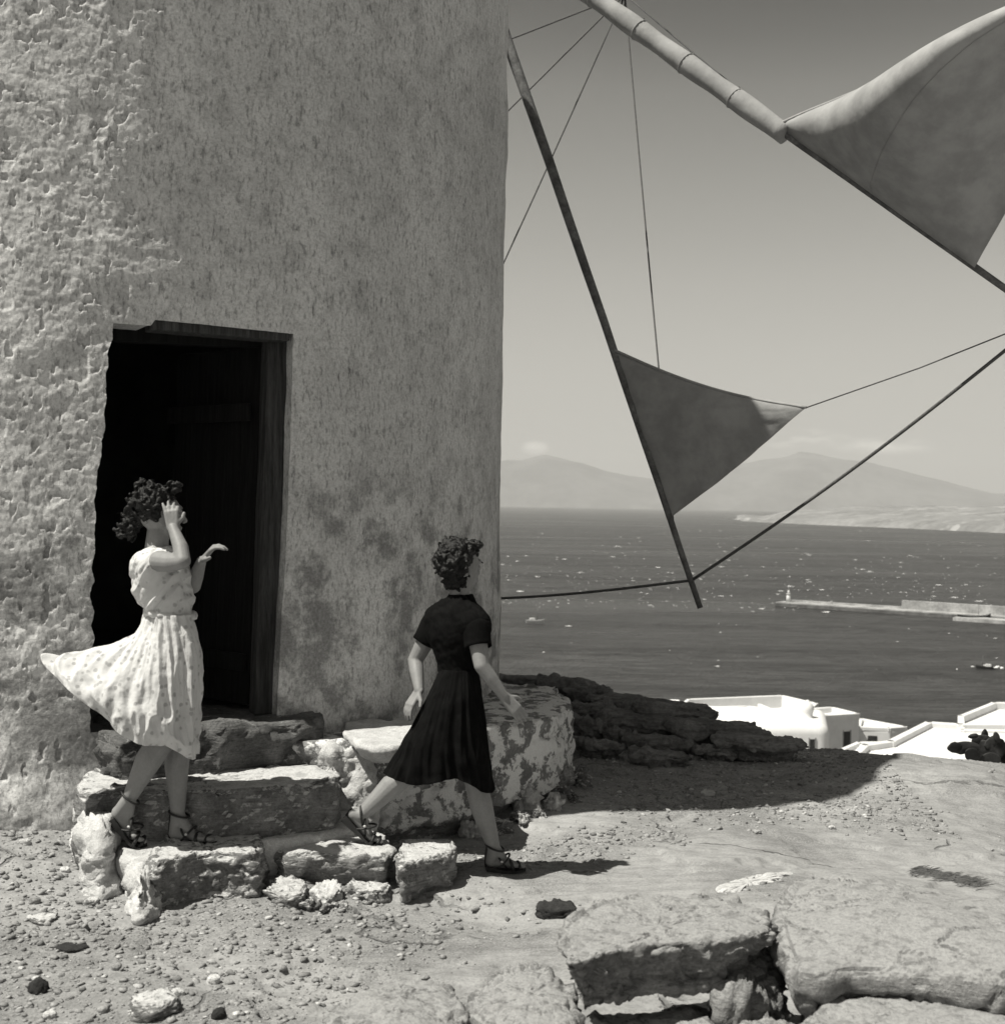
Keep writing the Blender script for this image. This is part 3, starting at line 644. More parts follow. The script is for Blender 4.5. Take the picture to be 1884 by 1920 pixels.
# ------------------------------------------------------------------ boulders of the hill crest, in the tower's shadow
def px_blob(x0, x1, yt, yb, zc=None):
    """ground point under the bottom pixel row and metric size of what is seen"""
    g = Pg((x0 + x1) / 2, yb) if zc is None else Pz((x0 + x1) / 2, yb, zc); s = g[1] / F
    return g, (x1 - x0) * s, (yb - yt) * s
crest = [
 ((935, 1050, 1266, 1306), 0.02, 'flat dark boulder at the top left of the heap, its back rim catching the sun'),
 ((1000, 1118, 1269, 1314), -0.02, 'humped dark boulder second from the tower along the skyline'),
 ((1062, 1156, 1284, 1326), -0.05, 'small dark boulder with a notched top third along the skyline'),
 ((1096, 1236, 1300, 1334), -0.08, 'long flat dark slab pointing right at the middle of the skyline'),
 ((1180, 1342, 1312, 1388), -0.12, 'large rounded dark boulder on the skyline left of the barrel roofed house'),
 ((1070, 1150, 1318, 1352), -0.10, 'dark ledge of rock just right of the bench corner'),
 ((1060, 1136, 1346, 1388), -0.12, 'low dark boulder half hidden by the bench corner'),
 ((1140, 1292, 1336, 1392), -0.14, 'broad dark slab under the large rounded boulder'),
 ((1268, 1452, 1350, 1414), -0.15, 'wide arched dark boulder below the barrel roofed house'),
 ((1338, 1516, 1374, 1432), -0.15, 'smooth dark whaleback boulder at the right end of the heap'),
 ((1100, 1184, 1362, 1396), -0.13, 'little dark boulder wedged in the middle of the heap'),
 ((1172, 1314, 1378, 1420), -0.15, 'flat topped dark slab in the lower row of the heap'),
 ((1078, 1178, 1386, 1424), -0.14, 'dark wedge shaped boulder lowest beside the bench'),
 ((1178, 1302, 1404, 1444), -0.14, 'front most flat dark slab resting on the shaded gravel'),
 ((1302, 1392, 1396, 1428), -0.15, 'small grey block between the two lowest slabs and the whaleback'),
]
for i, (b, z_, lab) in enumerate(crest):
    x0, x1, yt, yb = b; g, w, h = px_blob(x0, x1, yt, yb)
    dep = w * 0.30; poly = []
    for q in np.linspace(0, 2 * math.pi, 13, endpoint=False):
        c_, s_ = math.cos(q), math.sin(q); rr = 1 + 0.11 * rng.randn()
        poly.append([g[0] + rr * w / 2 * np.sign(c_) * abs(c_) ** 0.7, g[1] + dep * 0.9 + rr * dep * np.sign(s_) * abs(s_) ** 0.75])
    top = CAMZ + ray((x0 + x1) / 2, yt)[1] * (g[1] + dep * 1.2)
    top = max(top, g[2] + 0.09); tk_ = max((top - g[2]) * 0.9, 0.10)
    stone('boulder', poly, top - 0.03 * w, top - 0.03 * w - tk_, M['darkrock'], n=130, rnd=min(0.05, tk_ * 0.35), amp=0.03, fine=0.018, chip=0.38, seed=60 + i, dome=0.03 * w, strata=0.030, inset=0.32, undercut=0.6, slope=(-0.05, -0.04),
          label=lab, cat='boulder', group='boulders on the crest of the hill')

stone('heap_core', [(0.1, 9.6), (0.6, 9.2), (1.1, 9.3), (1.75, 9.35), (1.9, 9.7), (1.3, 10.4), (0.7, 11.4), (0.2, 12.2), (-0.5, 12.4), (-0.4, 10.6)], -0.02, -0.4, M['darkrock'], n=200, rnd=0.12, amp=0.06, fine=0.02, seed=59, inset=-0.10, slope=(-0.10, 0.055),
      label='dark bed of broken rock that the crest boulders lie on', cat='rock')
# ------------------------------------------------------------------ foreground rocks
fg = thing('rock_slab', 'thick granite slab with a broken pale front edge, propped up in the front right', 'rock', Pz(1240, 1850, 0.2))
stone('slab', top_px([(1048, 1762), (1052, 1735), (1100, 1705), (1180, 1680), (1290, 1676), (1390, 1684), (1440, 1705), (1452, 1742), (1380, 1762), (1290, 1768), (1190, 1776), (1110, 1798), (1062, 1806)], 0.40), 0.40, 0.25, M['fore'], parent=fg, n=240, rnd=0.018, amp=0.022, fine=0.014, seed=81, inset=0.16, undercut=0.5, chip=0.5, strata=0.020, ns=34, nt=26, soft=2)
stone('boulder', top_px([(1446, 1775), (1450, 1725), (1480, 1682), (1540, 1652), (1610, 1650), (1700, 1676), (1790, 1692), (1860, 1700), (1950, 1710), (2080, 1760), (2120, 1840), (1990, 1880), (1850, 1872), (1700, 1854), (1600, 1848), (1530, 1862), (1490, 1856), (1466, 1830)], 0.33), 0.37, 0.05, M['fore'], n=260, rnd=0.05, amp=0.035, fine=0.010, seed=82, chip=0.25, dome=0.06, inset=0.22, undercut=0.35, nt=40, ns=26,
      label='huge smooth pale boulder filling the bottom right corner', cat='boulder')
stone('boulder', top_px([(1332, 1866), (1345, 1835), (1372, 1812), (1410, 1804), (1448, 1812), (1470, 1838), (1472, 1870), (1440, 1888), (1390, 1896), (1350, 1892)], 0.20), 0.25, 0.0, M['fore'], n=130, rnd=0.07, amp=0.022, fine=0.012, seed=83, chip=0.45, dome=0.03, inset=0.05,
      label='small rough boulder wedged in the dark gap between slab and huge boulder', cat='boulder')
stone('boulder', top_px([(610, 1905), (640, 1862), (700, 1838), (770, 1822), (830, 1830), (872, 1850), (880, 1900), (860, 1950), (700, 1975), (620, 1960)], 0.17), 0.17, -0.1, M['fore'], n=150, rnd=0.05, amp=0.028, fine=0.014, seed=84, chip=0.45, dome=0.03,
      label='ragged pale boulder at the bottom edge, left of the crack', cat='boulder')
stone('boulder', top_px([(876, 1890), (885, 1845), (940, 1826), (1000, 1818), (1060, 1830), (1085, 1870), (1100, 1930), (1040, 1965), (920, 1960)], 0.18), 0.18, -0.1, M['fore'], n=150, rnd=0.05, amp=0.028, fine=0.014, seed=85, chip=0.45, dome=0.03,
      label='rough pale boulder at the bottom edge, right of the crack and left of the slab', cat='boulder')
stone('boulder', top_px([(1110, 1905), (1130, 1885), (1220, 1876), (1310, 1882), (1345, 1905), (1340, 1960), (1200, 1990), (1110, 1960)], 0.16), 0.16, -0.1, M['fore'], n=120, rnd=0.05, amp=0.03, fine=0.014, seed=86, chip=0.45,
      label='shaded rock underneath the thick slab at the bottom edge', cat='boulder')
stone('boulder', top_px([(1380, 1930), (1400, 1905), (1450, 1898), (1490, 1912), (1500, 1950), (1440, 1985), (1390, 1970)], 0.16), 0.18, -0.1, M['fore'], n=90, rnd=0.05, amp=0.03, fine=0.014, seed=87, chip=0.45,
      label='small sunlit rock on the bottom edge below the wedged boulder', cat='boulder')
stone('boulder', top_px([(1500, 1940), (1530, 1895), (1640, 1865), (1780, 1872), (1900, 1890), (2000, 1930), (1900, 2040), (1600, 2040)], 0.26), 0.27, -0.1, M['fore'], n=150, rnd=0.05, amp=0.03, fine=0.014, seed=88, dome=0.03, strata=0.015,
      label='split lower layer of rock under the huge boulder', cat='boulder')

# loose stones big enough to pick up
def loose(px, py, w, h, mat, label, name='loose_stone', cat='stone', group=None, seed=0, rl=0.5):
    g = Pg(px, py + h / 2); s = g[1] / F; poly = []
    for q in np.linspace(0, 2 * math.pi, 9, endpoint=False): poly.append([g[0] + w / 2 * s * math.cos(q) * (1 + 0.13 * rng.randn()), g[1] + w * 0.42 * s + w * 0.42 * s * math.sin(q) * (1 + 0.13 * rng.randn())])
    hh = max(h * s * 0.75, 0.008)
    return stone(name, poly, g[2] + hh, g[2] - 0.01, mat, n=44, ns=8, nt=8, rnd=hh * rl, amp=w * s * 0.07, fine=0.004, seed=seed, label=label, cat=cat, group=group)
loose(1046, 1712, 74, 24, M['blackstone'], 'flat dark stone lying alone on the pale ground behind the slab', seed=1)
loose(64, 1850, 46, 32, M['blackstone'], 'black lump lying on the gravel at the far left', seed=2, rl=0.8)
loose(408, 1902, 32, 26, M['blackstone'], 'small round black stone at the bottom edge', seed=3, rl=0.8)
loose(278, 1898, 112, 40, M['step'], 'flat grey slab of stone lying on the gravel at the bottom left', seed=4)
loose(398, 1838, 28, 18, M['slab'], 'small white pebble lying above the round black stone', seed=5)
loose(332, 1862, 24, 16, M['slab'], 'white pebble lying just above the flat grey slab', seed=6)
loose(168, 1694, 34, 14, M['step'], 'thin grey stone on the gravel left of the steps', seed=7)
loose(72, 1728, 60, 12, M['step'], 'long thin stone sliver on the gravel at the left', seed=8)
loose(125, 1784, 60, 8, M['blackstone'], 'dark twig like sliver lying on the gravel', seed=9)
loose(1330, 1488, 30, 10, M['slab'], 'pale chip of stone lying in the shaded gravel', seed=10)
for k, (px, py, w, lab) in enumerate([(45, 1580, 22, 'small loose stone farthest to the left near the foot of the tower'), (62, 1690, 24, 'grey loose stone at the left edge, above the long stone sliver'),
        (250, 1672, 20, 'small loose stone tucked beside the left side of the lowest step'), (300, 1862, 22, 'loose stone just above the flat grey slab, left of the white pebble'),
        (190, 1895, 24, 'loose stone left of the flat grey slab at the bottom edge'), (215, 1815, 20, 'lone loose stone midway between black lump and white pebbles'),
        (120, 1632, 20, 'small loose stone left of the whitewashed foot of the steps'), (520, 1790, 18, 'small loose stone on the gravel below the middle of the steps'),
        (610, 1745, 20, 'loose stone below the gap between the two lowest step stones'), (90, 1905, 26, 'loose stone in the bottom left corner of the gravel'),
        (860, 1740, 16, 'small stone on pale rock above the ragged bottom boulders'), (1420, 1560, 16, 'small stone just outside the lower edge of the tower shadow'),
        (1560, 1552, 14, 'small stone near the corner of the tower shadow'), (1180, 1480, 12, 'tiny stone in the shaded gravel right of the bench')]):
    loose(px, py, w, w * 0.6, M['pebble'] if k % 3 else M['slab'], lab, group='small loose stones on the ground', seed=100 + k)

# ------------------------------------------------------------------ sea, far land, haze
SEA = -28.0
n = NT('sea_water')
w1 = n.noise(0.035, 4, 0.6, n.scaled((0.5, 1.6, 1))); w2 = n.noise(0.30, 5, 0.62, n.scaled((0.55, 1.5, 1))); w3 = n.noise(1.6, 4, 0.6, n.scaled((0.7, 1.3, 1)))
cat = n.noise(0.009, 4, 0.6, n.scaled((0.35, 1.6, 1)))
wv = n.noise(0.055, 5, 0.62, n.scaled((0.28, 1.9, 1)))
n.b.inputs['Base Color'].default_value = (0.045, 0.045, 0.045, 1); n.b.inputs['Specular IOR Level'].default_value = 0.3; n.b.inputs['IOR'].default_value = 1.33
n.fin(n.m('MULTIPLY', n.m('MULTIPLY', n.m('MULTIPLY', 0.055, n.rng(n.noise(0.45, 4, 0.6, n.scaled((0.4, 1.5, 1))), 0.4, 0.6, 0.7, 1.35)), n.rng(wv, 0.36, 0.64, 0.72, 1.25)), n.rng(cat, 0.40, 0.60, 0.72, 1.3)), n.rng(cat, 0.35, 0.65, 0.26, 0.5), n.m('ADD', n.m('MULTIPLY', w1, 1.2), n.m('ADD', n.m('MULTIPLY', w2, 1.0), n.m('MULTIPLY', w3, 0.35))), 1.0, 4.5)
M['sea'] = bpy.data.materials['sea_water']
R_SEA = 15000
sv = [[R_SEA * r * math.cos(q), R_SEA * r * math.sin(q), SEA] for r in (0.0001, 0.02, 0.1, 0.4, 1.0) for q in np.linspace(0, 2 * math.pi, 64, endpoint=False)]
mk('sea', np.array(sv), grid_faces(5, 64, True), M['sea'], origin=(0, 0, SEA), kind='structure', smooth=False)
# breaking crests
M['foam'] = mat_simple('sea_foam', 0.85, 0.9, 0.05, 2, 0.01)
J = Join()
for i in range(1200):
    d = 29.7 / (0.014 + (0.066 if rng.rand() < 0.94 else 0.11) * rng.rand() ** 1.1); x = d * (-0.03 + 0.45 * rng.rand())
    if d < 240: continue
    L = (0.20 + 1.0 * rng.rand() ** 5) * (0.75 + d / 1100); W = L * (0.2 + 0.3 * rng.rand())
    if rng.rand() < 0.5: L *= 0.45; W *= 0.6
    q = np.linspace(0, 2 * math.pi, 8, endpoint=False); e = 1 + 0.35 * rng.randn(8)
    base = np.c_[x + L * np.cos(q) * e, d + W * 1.6 * np.sin(q) * e, np.full(8, SEA + 0.02)]; top = np.array([[x, d, SEA + 0.06 + 0.06 * L]])
    J.add(np.vstack([base, top]), [(k, (k + 1) % 8, 8) for k in range(8)])
mk('whitecaps', J.V(), J.f, M['foam'], kind='stuff', smooth=True, label='small white wave crests scattered over the dark sea')

def ridge(name, prof, d, depth, mat, base=SEA, kind='structure', rough=1.0, seed=0, nx=260, ny=40, **kw):
    """hills whose skyline passes the given sight lines, on the far side of the water"""
    px = np.linspace(prof[0][0], prof[-1][0], nx); py = np.interp(px, [p[0] for p in prof], [p[1] for p in prof])
    v = []
    for j in range(ny):
        t = j / (ny - 1)
        for k in range(nx):
            x, z = ray(px[k], py[k]); top = CAMZ + z * (d + depth * 0.5) - base
            y = d + depth * t; pt = np.array([[x * (d + depth * 0.5) * (0.9 + 0.2 * t), y, 0]])
            v.append([x * (d + depth * (0.5 + 0.0 * t)) * (y / (d + depth * 0.5)), y, top])
    v = np.array(v); t = np.repeat(np.linspace(0, 1, ny), nx)
    bell = np.sin(np.pi * np.clip(t, 0, 1)) ** 0.75
    nz = fbm(v * [1, 1, 0], 9.0 / depth, 5, seed)
    v[:, 2] = base - 3 + (v[:, 2] + 3) * bell * (1 + 0.28 * rough * nz * (np.abs(t - 0.5) > 0.06))
    return mk(name, v, grid_faces(ny, nx), mat, kind=kind, **kw)
M['farhill'] = mat_simple('dry_hill', 0.13, 0.95, 0.3, 0.002, 1.0)
M['headland'] = mat_rock('dry_headland', 0.24, 0.35, 0.012, 3.0, 0.0, (0.36, 0.55))
ridge('mountains', [(-400, 948), (-100, 925), (200, 905), (500, 898), (700, 885), (860, 868), (945, 868), (975, 864), (1020, 852), (1050, 859), (1085, 868), (1130, 882), (1180, 893), (1230, 900), (1290, 899), (1340, 888), (1385, 872), (1430, 862), (1470, 858), (1500, 847), (1530, 851), (1570, 861), (1620, 866), (1680, 880), (1730, 893), (1790, 908), (1860, 925), (1960, 930), (2100, 915), (2300, 925), (2600, 950), (2900, 968)], 9000, 3000, M['farhill'], seed=4, rough=0.5)
hp = [(1372, 974), (1395, 965), (1408, 967), (1430, 972), (1470, 962), (1520, 957), (1600, 951), (1680, 952), (1740, 949), (1800, 952), (1870, 950), (1960, 946), (2100, 940), (2400, 950), (2700, 985)]
def headland():
    # waterline and skyline given as sight lines
    wl = [(1368, 976), (1400, 978), (1500, 983), (1600, 987), (1700, 991), (1800, 996), (1884, 1000), (2000, 1006), (2150, 1012), (2700, 1030)]
    px = np.linspace(1368, 2700, 420); v = []
    pw = np.interp(px, [p[0] for p in wl], [p[1] for p in wl]); ps = np.interp(px, [p[0] for p in hp], [p[1] for p in hp])
    A = np.array([Pz(a, b, SEA) for a, b in zip(px, pw)])
    ny = 46
    for j in range(ny):
        t = j / (ny - 1)
        for k in range(len(px)):
            d0 = A[k, 1]; d = d0 + t * 1500; x, z = ray(px[k], ps[k]); top = CAMZ + z * (d0 + 800) - SEA
            h = top * math.sin(math.pi * min(t * 1.0, 1)) ** 0.6 if t < 1 else -4
            v.append([x / 1 * d, d, SEA - 3 * (t == 0) + h])
    v = np.array(v); nz = fbm(v * [1, 1, 0], 0.008, 5, 12); t = np.repeat(np.linspace(0, 1, ny), len(px))
    v[:, 2] += nz * 9 * (t > 0) * (t < 0.95)
    mk('headland', v, grid_faces(ny, len(px)), M['headland'], kind='structure')
headland()

# air
n = bpy.data.materials.new('haze'); n.use_nodes = True; nt = n.node_tree; nt.nodes.clear()
pv = nt.nodes.new('ShaderNodeVolumePrincipled'); pv.inputs['Color'].default_value = (0.80, 0.80, 0.80, 1); pv.inputs['Density'].default_value = 0.00012; pv.inputs['Anisotropy'].default_value = 0.0
oo = nt.nodes.new('ShaderNodeOutputMaterial'); nt.links.new(pv.outputs[0], oo.inputs['Volume'])
hb = Join(); hx, hy0, hy1, hz0, hz1 = 15500, -15500, 15500, SEA - 9, 560
hb.add([(x, y, z) for x in (-hx, hx) for y in (hy0, hy1) for z in (hz0, hz1)], [(0, 1, 3, 2), (4, 6, 7, 5), (0, 4, 5, 1), (2, 3, 7, 6), (0, 2, 6, 4), (1, 5, 7, 3)])
mk('haze', hb.V(), hb.f, n, kind='stuff', smooth=False, label='thin sea haze that fades the far mountains')

# ------------------------------------------------------------------ harbour
def prism(joined, base, z0, z1, taper=1.0):
    base = np.asarray(base, float)[:, :2]; k = len(base); c = base.mean(0)
    if (np.roll(base[:, 0], -1) * base[:, 1] - base[:, 0] * np.roll(base[:, 1], -1)).sum() > 0: base = base[::-1]
    v = [[*p, z0] for p in base] + [[*(c + (p - c) * taper), z1] for p in base]
    joined.add(v, [(i, (i + 1) % k, k + (i + 1) % k, k + i) for i in range(k)] + [tuple(range(k))[::-1], tuple(range(k, 2 * k))])
def solid(name, base, z0, z1, mat, parent, bevel=0.0, taper=1.0, seg=2, **kw):
    j = Join(); prism(j, base, z0, z1, taper); o = mk(name, j.V(), j.f, mat, parent=parent, smooth=False, **kw)
    if bevel: b = o.modifiers.new('b', 'BEVEL'); b.width = bevel; b.segments = seg
    return o
qa, qb = Pz(1452, 1136, SEA), Pz(2250, 1190, SEA); qd = unit((qb - qa) * [1, 1, 0]); qn = np.array([-qd[1], qd[0], 0])
jet = thing('jetty', 'long pale stone jetty reaching into the sea from the right edge', 'jetty', qa)
def strip(a, b, w0, w1): return [a + qn * w0, b + qn * w0, b + qn * w1, a + qn * w1]
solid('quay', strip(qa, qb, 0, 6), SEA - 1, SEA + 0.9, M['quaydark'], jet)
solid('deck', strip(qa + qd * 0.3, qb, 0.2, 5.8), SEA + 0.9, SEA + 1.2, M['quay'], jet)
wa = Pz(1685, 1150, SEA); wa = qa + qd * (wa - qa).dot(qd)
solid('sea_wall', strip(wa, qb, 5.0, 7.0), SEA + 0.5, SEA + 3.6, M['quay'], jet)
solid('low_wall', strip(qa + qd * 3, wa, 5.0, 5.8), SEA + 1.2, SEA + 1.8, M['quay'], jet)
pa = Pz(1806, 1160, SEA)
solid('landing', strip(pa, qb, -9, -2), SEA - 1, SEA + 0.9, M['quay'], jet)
lt = thing('harbour_light', 'tiny white harbour light tower on the end of the jetty', 'lighthouse', qa + qd * 3 + qn * 3 + [0, 0, SEA + 1.2 - qa[2]])
lb = np.array(lt['_w'])
v, f = tube([lb, lb + [0, 0, 2.4]], [0.75, 0.55], 14); mk('tower', v, f, M['white'], parent=lt)
v, f = tube([lb + [0, 0, 2.4], lb + [0, 0, 2.55]], [0.75, 0.75], 14); mk('gallery', v, f, M['white'], parent=lt)
v, f = tube([lb + [0, 0, 2.55], lb + [0, 0, 3.3], lb + [0, 0, 3.6]], [0.35, 0.35, 0.05], 12); mk('lantern', v, f, M['white'], parent=lt)
v, f = tube([lb + [0, 0, 3.5], lb + [0, 0, 5.2]], [0.07, 0.05], 6); mk('mast', v, f, M['white'], parent=lt)
def boat(name, label, pos, yaw, L, hullmat, cabin=True, cat='boat', group=None):
    t = thing(name, label, cat, pos, group); cy, sy = math.cos(yaw), math.sin(yaw)
    def W_(p): p = np.asarray(p, float); return np.stack([pos[0] + p[..., 0] * cy - p[..., 1] * sy, pos[1] + p[..., 0] * sy + p[..., 1] * cy, pos[2] + p[..., 2]], -1)
    rows = []
    for s, wd, sh in [(-.5, .5, .25), (-.45, .75, .2), (-.2, 1, .1), (.1, 1, .1), (.35, .62, .22), (.5, .05, .45)]:
        b = wd * L * 0.16; rows.append([[s * L, -b, L * .12 + sh * L * .2], [s * L * .96, -b * .7, 0.0], [s * L * .9, 0, -0.3], [s * L * .96, b * .7, 0.0], [s * L, b, L * .12 + sh * L * .2]])
    v = W_(np.array(rows)).reshape(-1, 3); mk('hull', v, grid_faces(6, 5), hullmat, parent=t, smooth=False)
    dk = W_(np.array([[r[0], r[4]] for r in rows]) - [0, 0, 0.08]).reshape(-1, 3); mk('deck', dk, grid_faces(6, 2), M['spar'], parent=t, smooth=False)
    if cabin:
        j = Join(); j.add(W_(np.array([[x, y, z] for x in (-.3 * L, -.02 * L) for y in (-.1 * L, .1 * L) for z in (L * .1, L * .26)])), [(0, 1, 3, 2), (4, 6, 7, 5), (0, 4, 5, 1), (2, 3, 7, 6), (0, 2, 6, 4), (1, 5, 7, 3)]); mk('cabin', j.V(), j.f, M['white'], parent=t, smooth=False)
    v, f = tube(W_(np.array([[.12 * L, 0, .1 * L], [.12 * L, 0, .75 * L]])), [0.06, 0.04], 6); mk('mast', v, f, M['spar'], parent=t)
    return t
boat('boat', 'small white fishing boat on the dark water near the tower', Pz(1003, 1168, SEA), 0.1, 4.6, M['hull'])
boat('boat', 'dark boat throwing up spray near the right edge of the sea', Pz(1846, 1254, SEA), 2.9, 3.4, M['blackstone'])
boat('boat', 'long boat moored at the landing of the jetty', Pz(1826, 1163, SEA), 0.05, 9.0, M['blackstone'], cabin=False)
J = Join()
for i in range(9):
    c = Pz(1846 + rng.randn() * 20, 1255 + rng.randn() * 2, SEA) + [0, 0, 0.2 + 0.5 * rng.rand()]; v, f = ellipsoid(c, (0.35 * rng.rand() + .1, 0.3, 0.22 * rng.rand() + .08), None, 6, 4); J.add(v, f)
mk('spray', J.V(), J.f, M['foam'], kind='stuff', label='white spray round the dark boat')

# ------------------------------------------------------------------ white houses down the slope
GZ = -25.0
def house_poly(pts, z): return [Pz(a, b, z)[:2] for a, b in pts]
def wallpath(name, pts, w, z0, z1, parent, mat='white', bevel=0.06):
    """a parapet or wall with real thickness along a path"""
    pts = [np.asarray(p)[:2] for p in pts]
    for a, b in zip(pts[:-1], pts[1:]):
        d = unit(b - a); nrm = np.array([-d[1], d[0]]) * w / 2; e = d * w / 2
        solid(name, [a - e - nrm, b + e - nrm, b + e + nrm, a - e + nrm], z0, z1, M[mat], parent, bevel)
def house(name, label, roof_px, zr, zb=GZ, par=0.45, pw=0.35, mat='white'):
    pts = [np.array(q) for q in house_poly(roof_px, zr)]; c = np.mean(pts, 0)
    t = thing(name, label, 'house', (c[0], c[1], zb), 'white houses below the hill')
    solid('wall', pts, zb, zr - par, M[mat], t, 0.08)
    ins = [p + unit(np.r_[c - p, 0])[:2] * pw * 0.6 for p in pts]
    wallpath('parapet', ins + [ins[0]], pw, zr - par - 0.05, zr, t, mat)
    return t, pts
zA = CAMZ + ray(1400, 1320)[1] * 118
hA, _ = house('house', 'long white flat roofed house behind the barrel roofed one, parapets edging its terrace', [(1230, 1352), (1288, 1310), (1467, 1303), (1532, 1318), (1500, 1349), (1400, 1366)], zA, par=1.15)
# low walls dividing the terrace
qp = lambda px, py: Pz(px, py, zA)[:2]
wallpath('parapet', [qp(1288, 1319), qp(1400, 1316), qp(1425, 1319)], 0.3, zA - 1.0, zA - 0.35, hA)
wallpath('parapet', [qp(1424, 1319), qp(1470, 1338), qp(1505, 1342)], 0.35, zA - 1.0, zA - 0.05, hA)
for px in (1398, 1462, 1502):
    c = qp(px, 1338); solid('roof_crate' if px == 1398 else 'flower_pot', [c + [-1.0 if px == 1398 else -.25, -.3], c + [1.0 if px == 1398 else .25, -.3], c + [1.0 if px == 1398 else .25, .3], c + [-1.0 if px == 1398 else -.25, .3]], zA - 0.7, zA - 0.15, M['frame'], hA)
# cube house with a door in its grey wall
zB = CAMZ + ray(1580, 1335)[1] * 108
hB, pB = house('house', 'cube shaped white house with a dark doorway in its grey shaded wall', [(1508, 1345), (1550, 1341), (1611, 1337), (1560, 1325), (1500, 1328)], zB, par=0.45)
def on_wall(a, b, px0, px1, py0, py1, name, mat, parent, out=0.03, dep=0.12, frame=None):
    """an opening set in the wall that runs from plan point a to b, located by sight lines"""
    a = np.asarray(a)[:2]; b = np.asarray(b)[:2]; d = b - a; q = []
    def hit(px, py):
        x, z = ray(px, py); # x*t = a0+s*d0 ; t = a1+s*d1
        s = (a[0] - x * a[1]) / (x * d[1] - d[0]); t = a[1] + s * d[1]; return np.array([x * t, t, CAMZ + z * t])
    nrm = np.array([d[1], -d[0]]); nrm = nrm / np.linalg.norm(nrm)
    if nrm[1] > 0: nrm = -nrm
    p, r = hit(px0, py1), hit(px1, py0); u = (r - p)[:2]
    o = solid(name, [p[:2] - nrm * dep, p[:2] + u - nrm * dep, p[:2] + u + nrm * out, p[:2] + nrm * out], p[2], r[2], M[mat], parent)
    if frame:
        uu = unit(np.r_[u, 0])[:2] * 0.09
        for s0 in (p[:2] - uu, p[:2] + u): solid(frame, [s0, s0 + uu, s0 + uu + nrm * (out + .03), s0 + nrm * (out + .03)], p[2], r[2] + 0.1, M['frame'], o if False else parent)
    return o
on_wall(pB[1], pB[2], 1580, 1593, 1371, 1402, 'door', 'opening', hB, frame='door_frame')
# barrel roofed house with chimney
dC = 92.0
def rounded_house():
    zt = CAMZ + ray(1500, 1358)[1] * dC
    fl_, fr_ = P(1290, 1358, dC)[:2], P(1555, 1358, dC)[:2]; br_, bl_ = P(1548, 1358, dC + 7.5)[:2], P(1290, 1358, dC + 8.5)[:2]
    t = thing('house', 'nearer white house with a rounded roof edge and one small dark window', 'house', ((fl_ + fr_)[0] / 2, fl_[1], GZ), 'white houses below the hill')
    j = Join(); prism(j, [fl_, fr_, br_, bl_], GZ, zt); o = mk('wall', j.V(), j.f, M['white'], parent=t, smooth=True)
    b = o.modifiers.new('b', 'BEVEL'); b.width = 0.75; b.segments = 6
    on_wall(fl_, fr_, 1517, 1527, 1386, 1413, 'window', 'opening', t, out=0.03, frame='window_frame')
    ch = P(1513, 1352, dC + 3)
    pr = [(0.85, -0.9), (0.62, -0.1), (0.44, 0.25), (0.38, 0.45), (0.40, 0.65), (0.46, 0.85), (0.44, 1.1), (0.30, 1.32), (0.12, 1.4), (0.10, 1.52), (0.01, 1.54)]
    cv, cf = tube([ch + [0, 0, h] for r, h in pr], [r for r, h in pr], 20); mk('chimney', cv, cf, M['white'], parent=t)
rounded_house()
# shed wall between the houses
zD = CAMZ + ray(1640, 1350)[1] * 112
hD, pD = house('house', 'low house with a grey wall squeezed between cube house and white stepped walls', [(1606, 1362), (1668, 1365), (1700, 1362), (1611, 1346)], zD, par=0.3)
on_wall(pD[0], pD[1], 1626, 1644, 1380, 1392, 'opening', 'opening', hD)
# stepped white walls and roofs at the right
zE = CAMZ + ray(1700, 1385)[1] * 80
hE, pE = house('house', 'big white stepped house behind the cactus with low sloping parapets', [(1590, 1420), (1612, 1396), (1660, 1388), (1740, 1352), (1800, 1356), (1960, 1356), (1960, 1470), (1700, 1470)], zE, par=0.35, pw=0.5)
zF = CAMZ + ray(1820, 1335)[1] * 92
hF, pF = house('house', 'highest white roof at the right edge of the photograph', [(1795, 1342), (1862, 1316), (1990, 1316), (1990, 1372), (1800, 1368)], zF, par=0.5, pw=0.4)
zG = CAMZ + ray(1600, 1400)[1] * 84
hG, pG = house('terrace', 'low white terrace between the barrel roofed house and the stepped house', [(1552, 1412), (1572, 1404), (1610, 1390), (1655, 1390), (1655, 1440), (1556, 1440)], zG, par=0.3, pw=0.35)
hH, pH = house('house', 'sliver of a white roof peeping out between two dark boulders', [(1226, 1322), (1236, 1312), (1270, 1311), (1285, 1330), (1230, 1345)], CAMZ + ray(1250, 1312)[1] * 125, par=0.3)

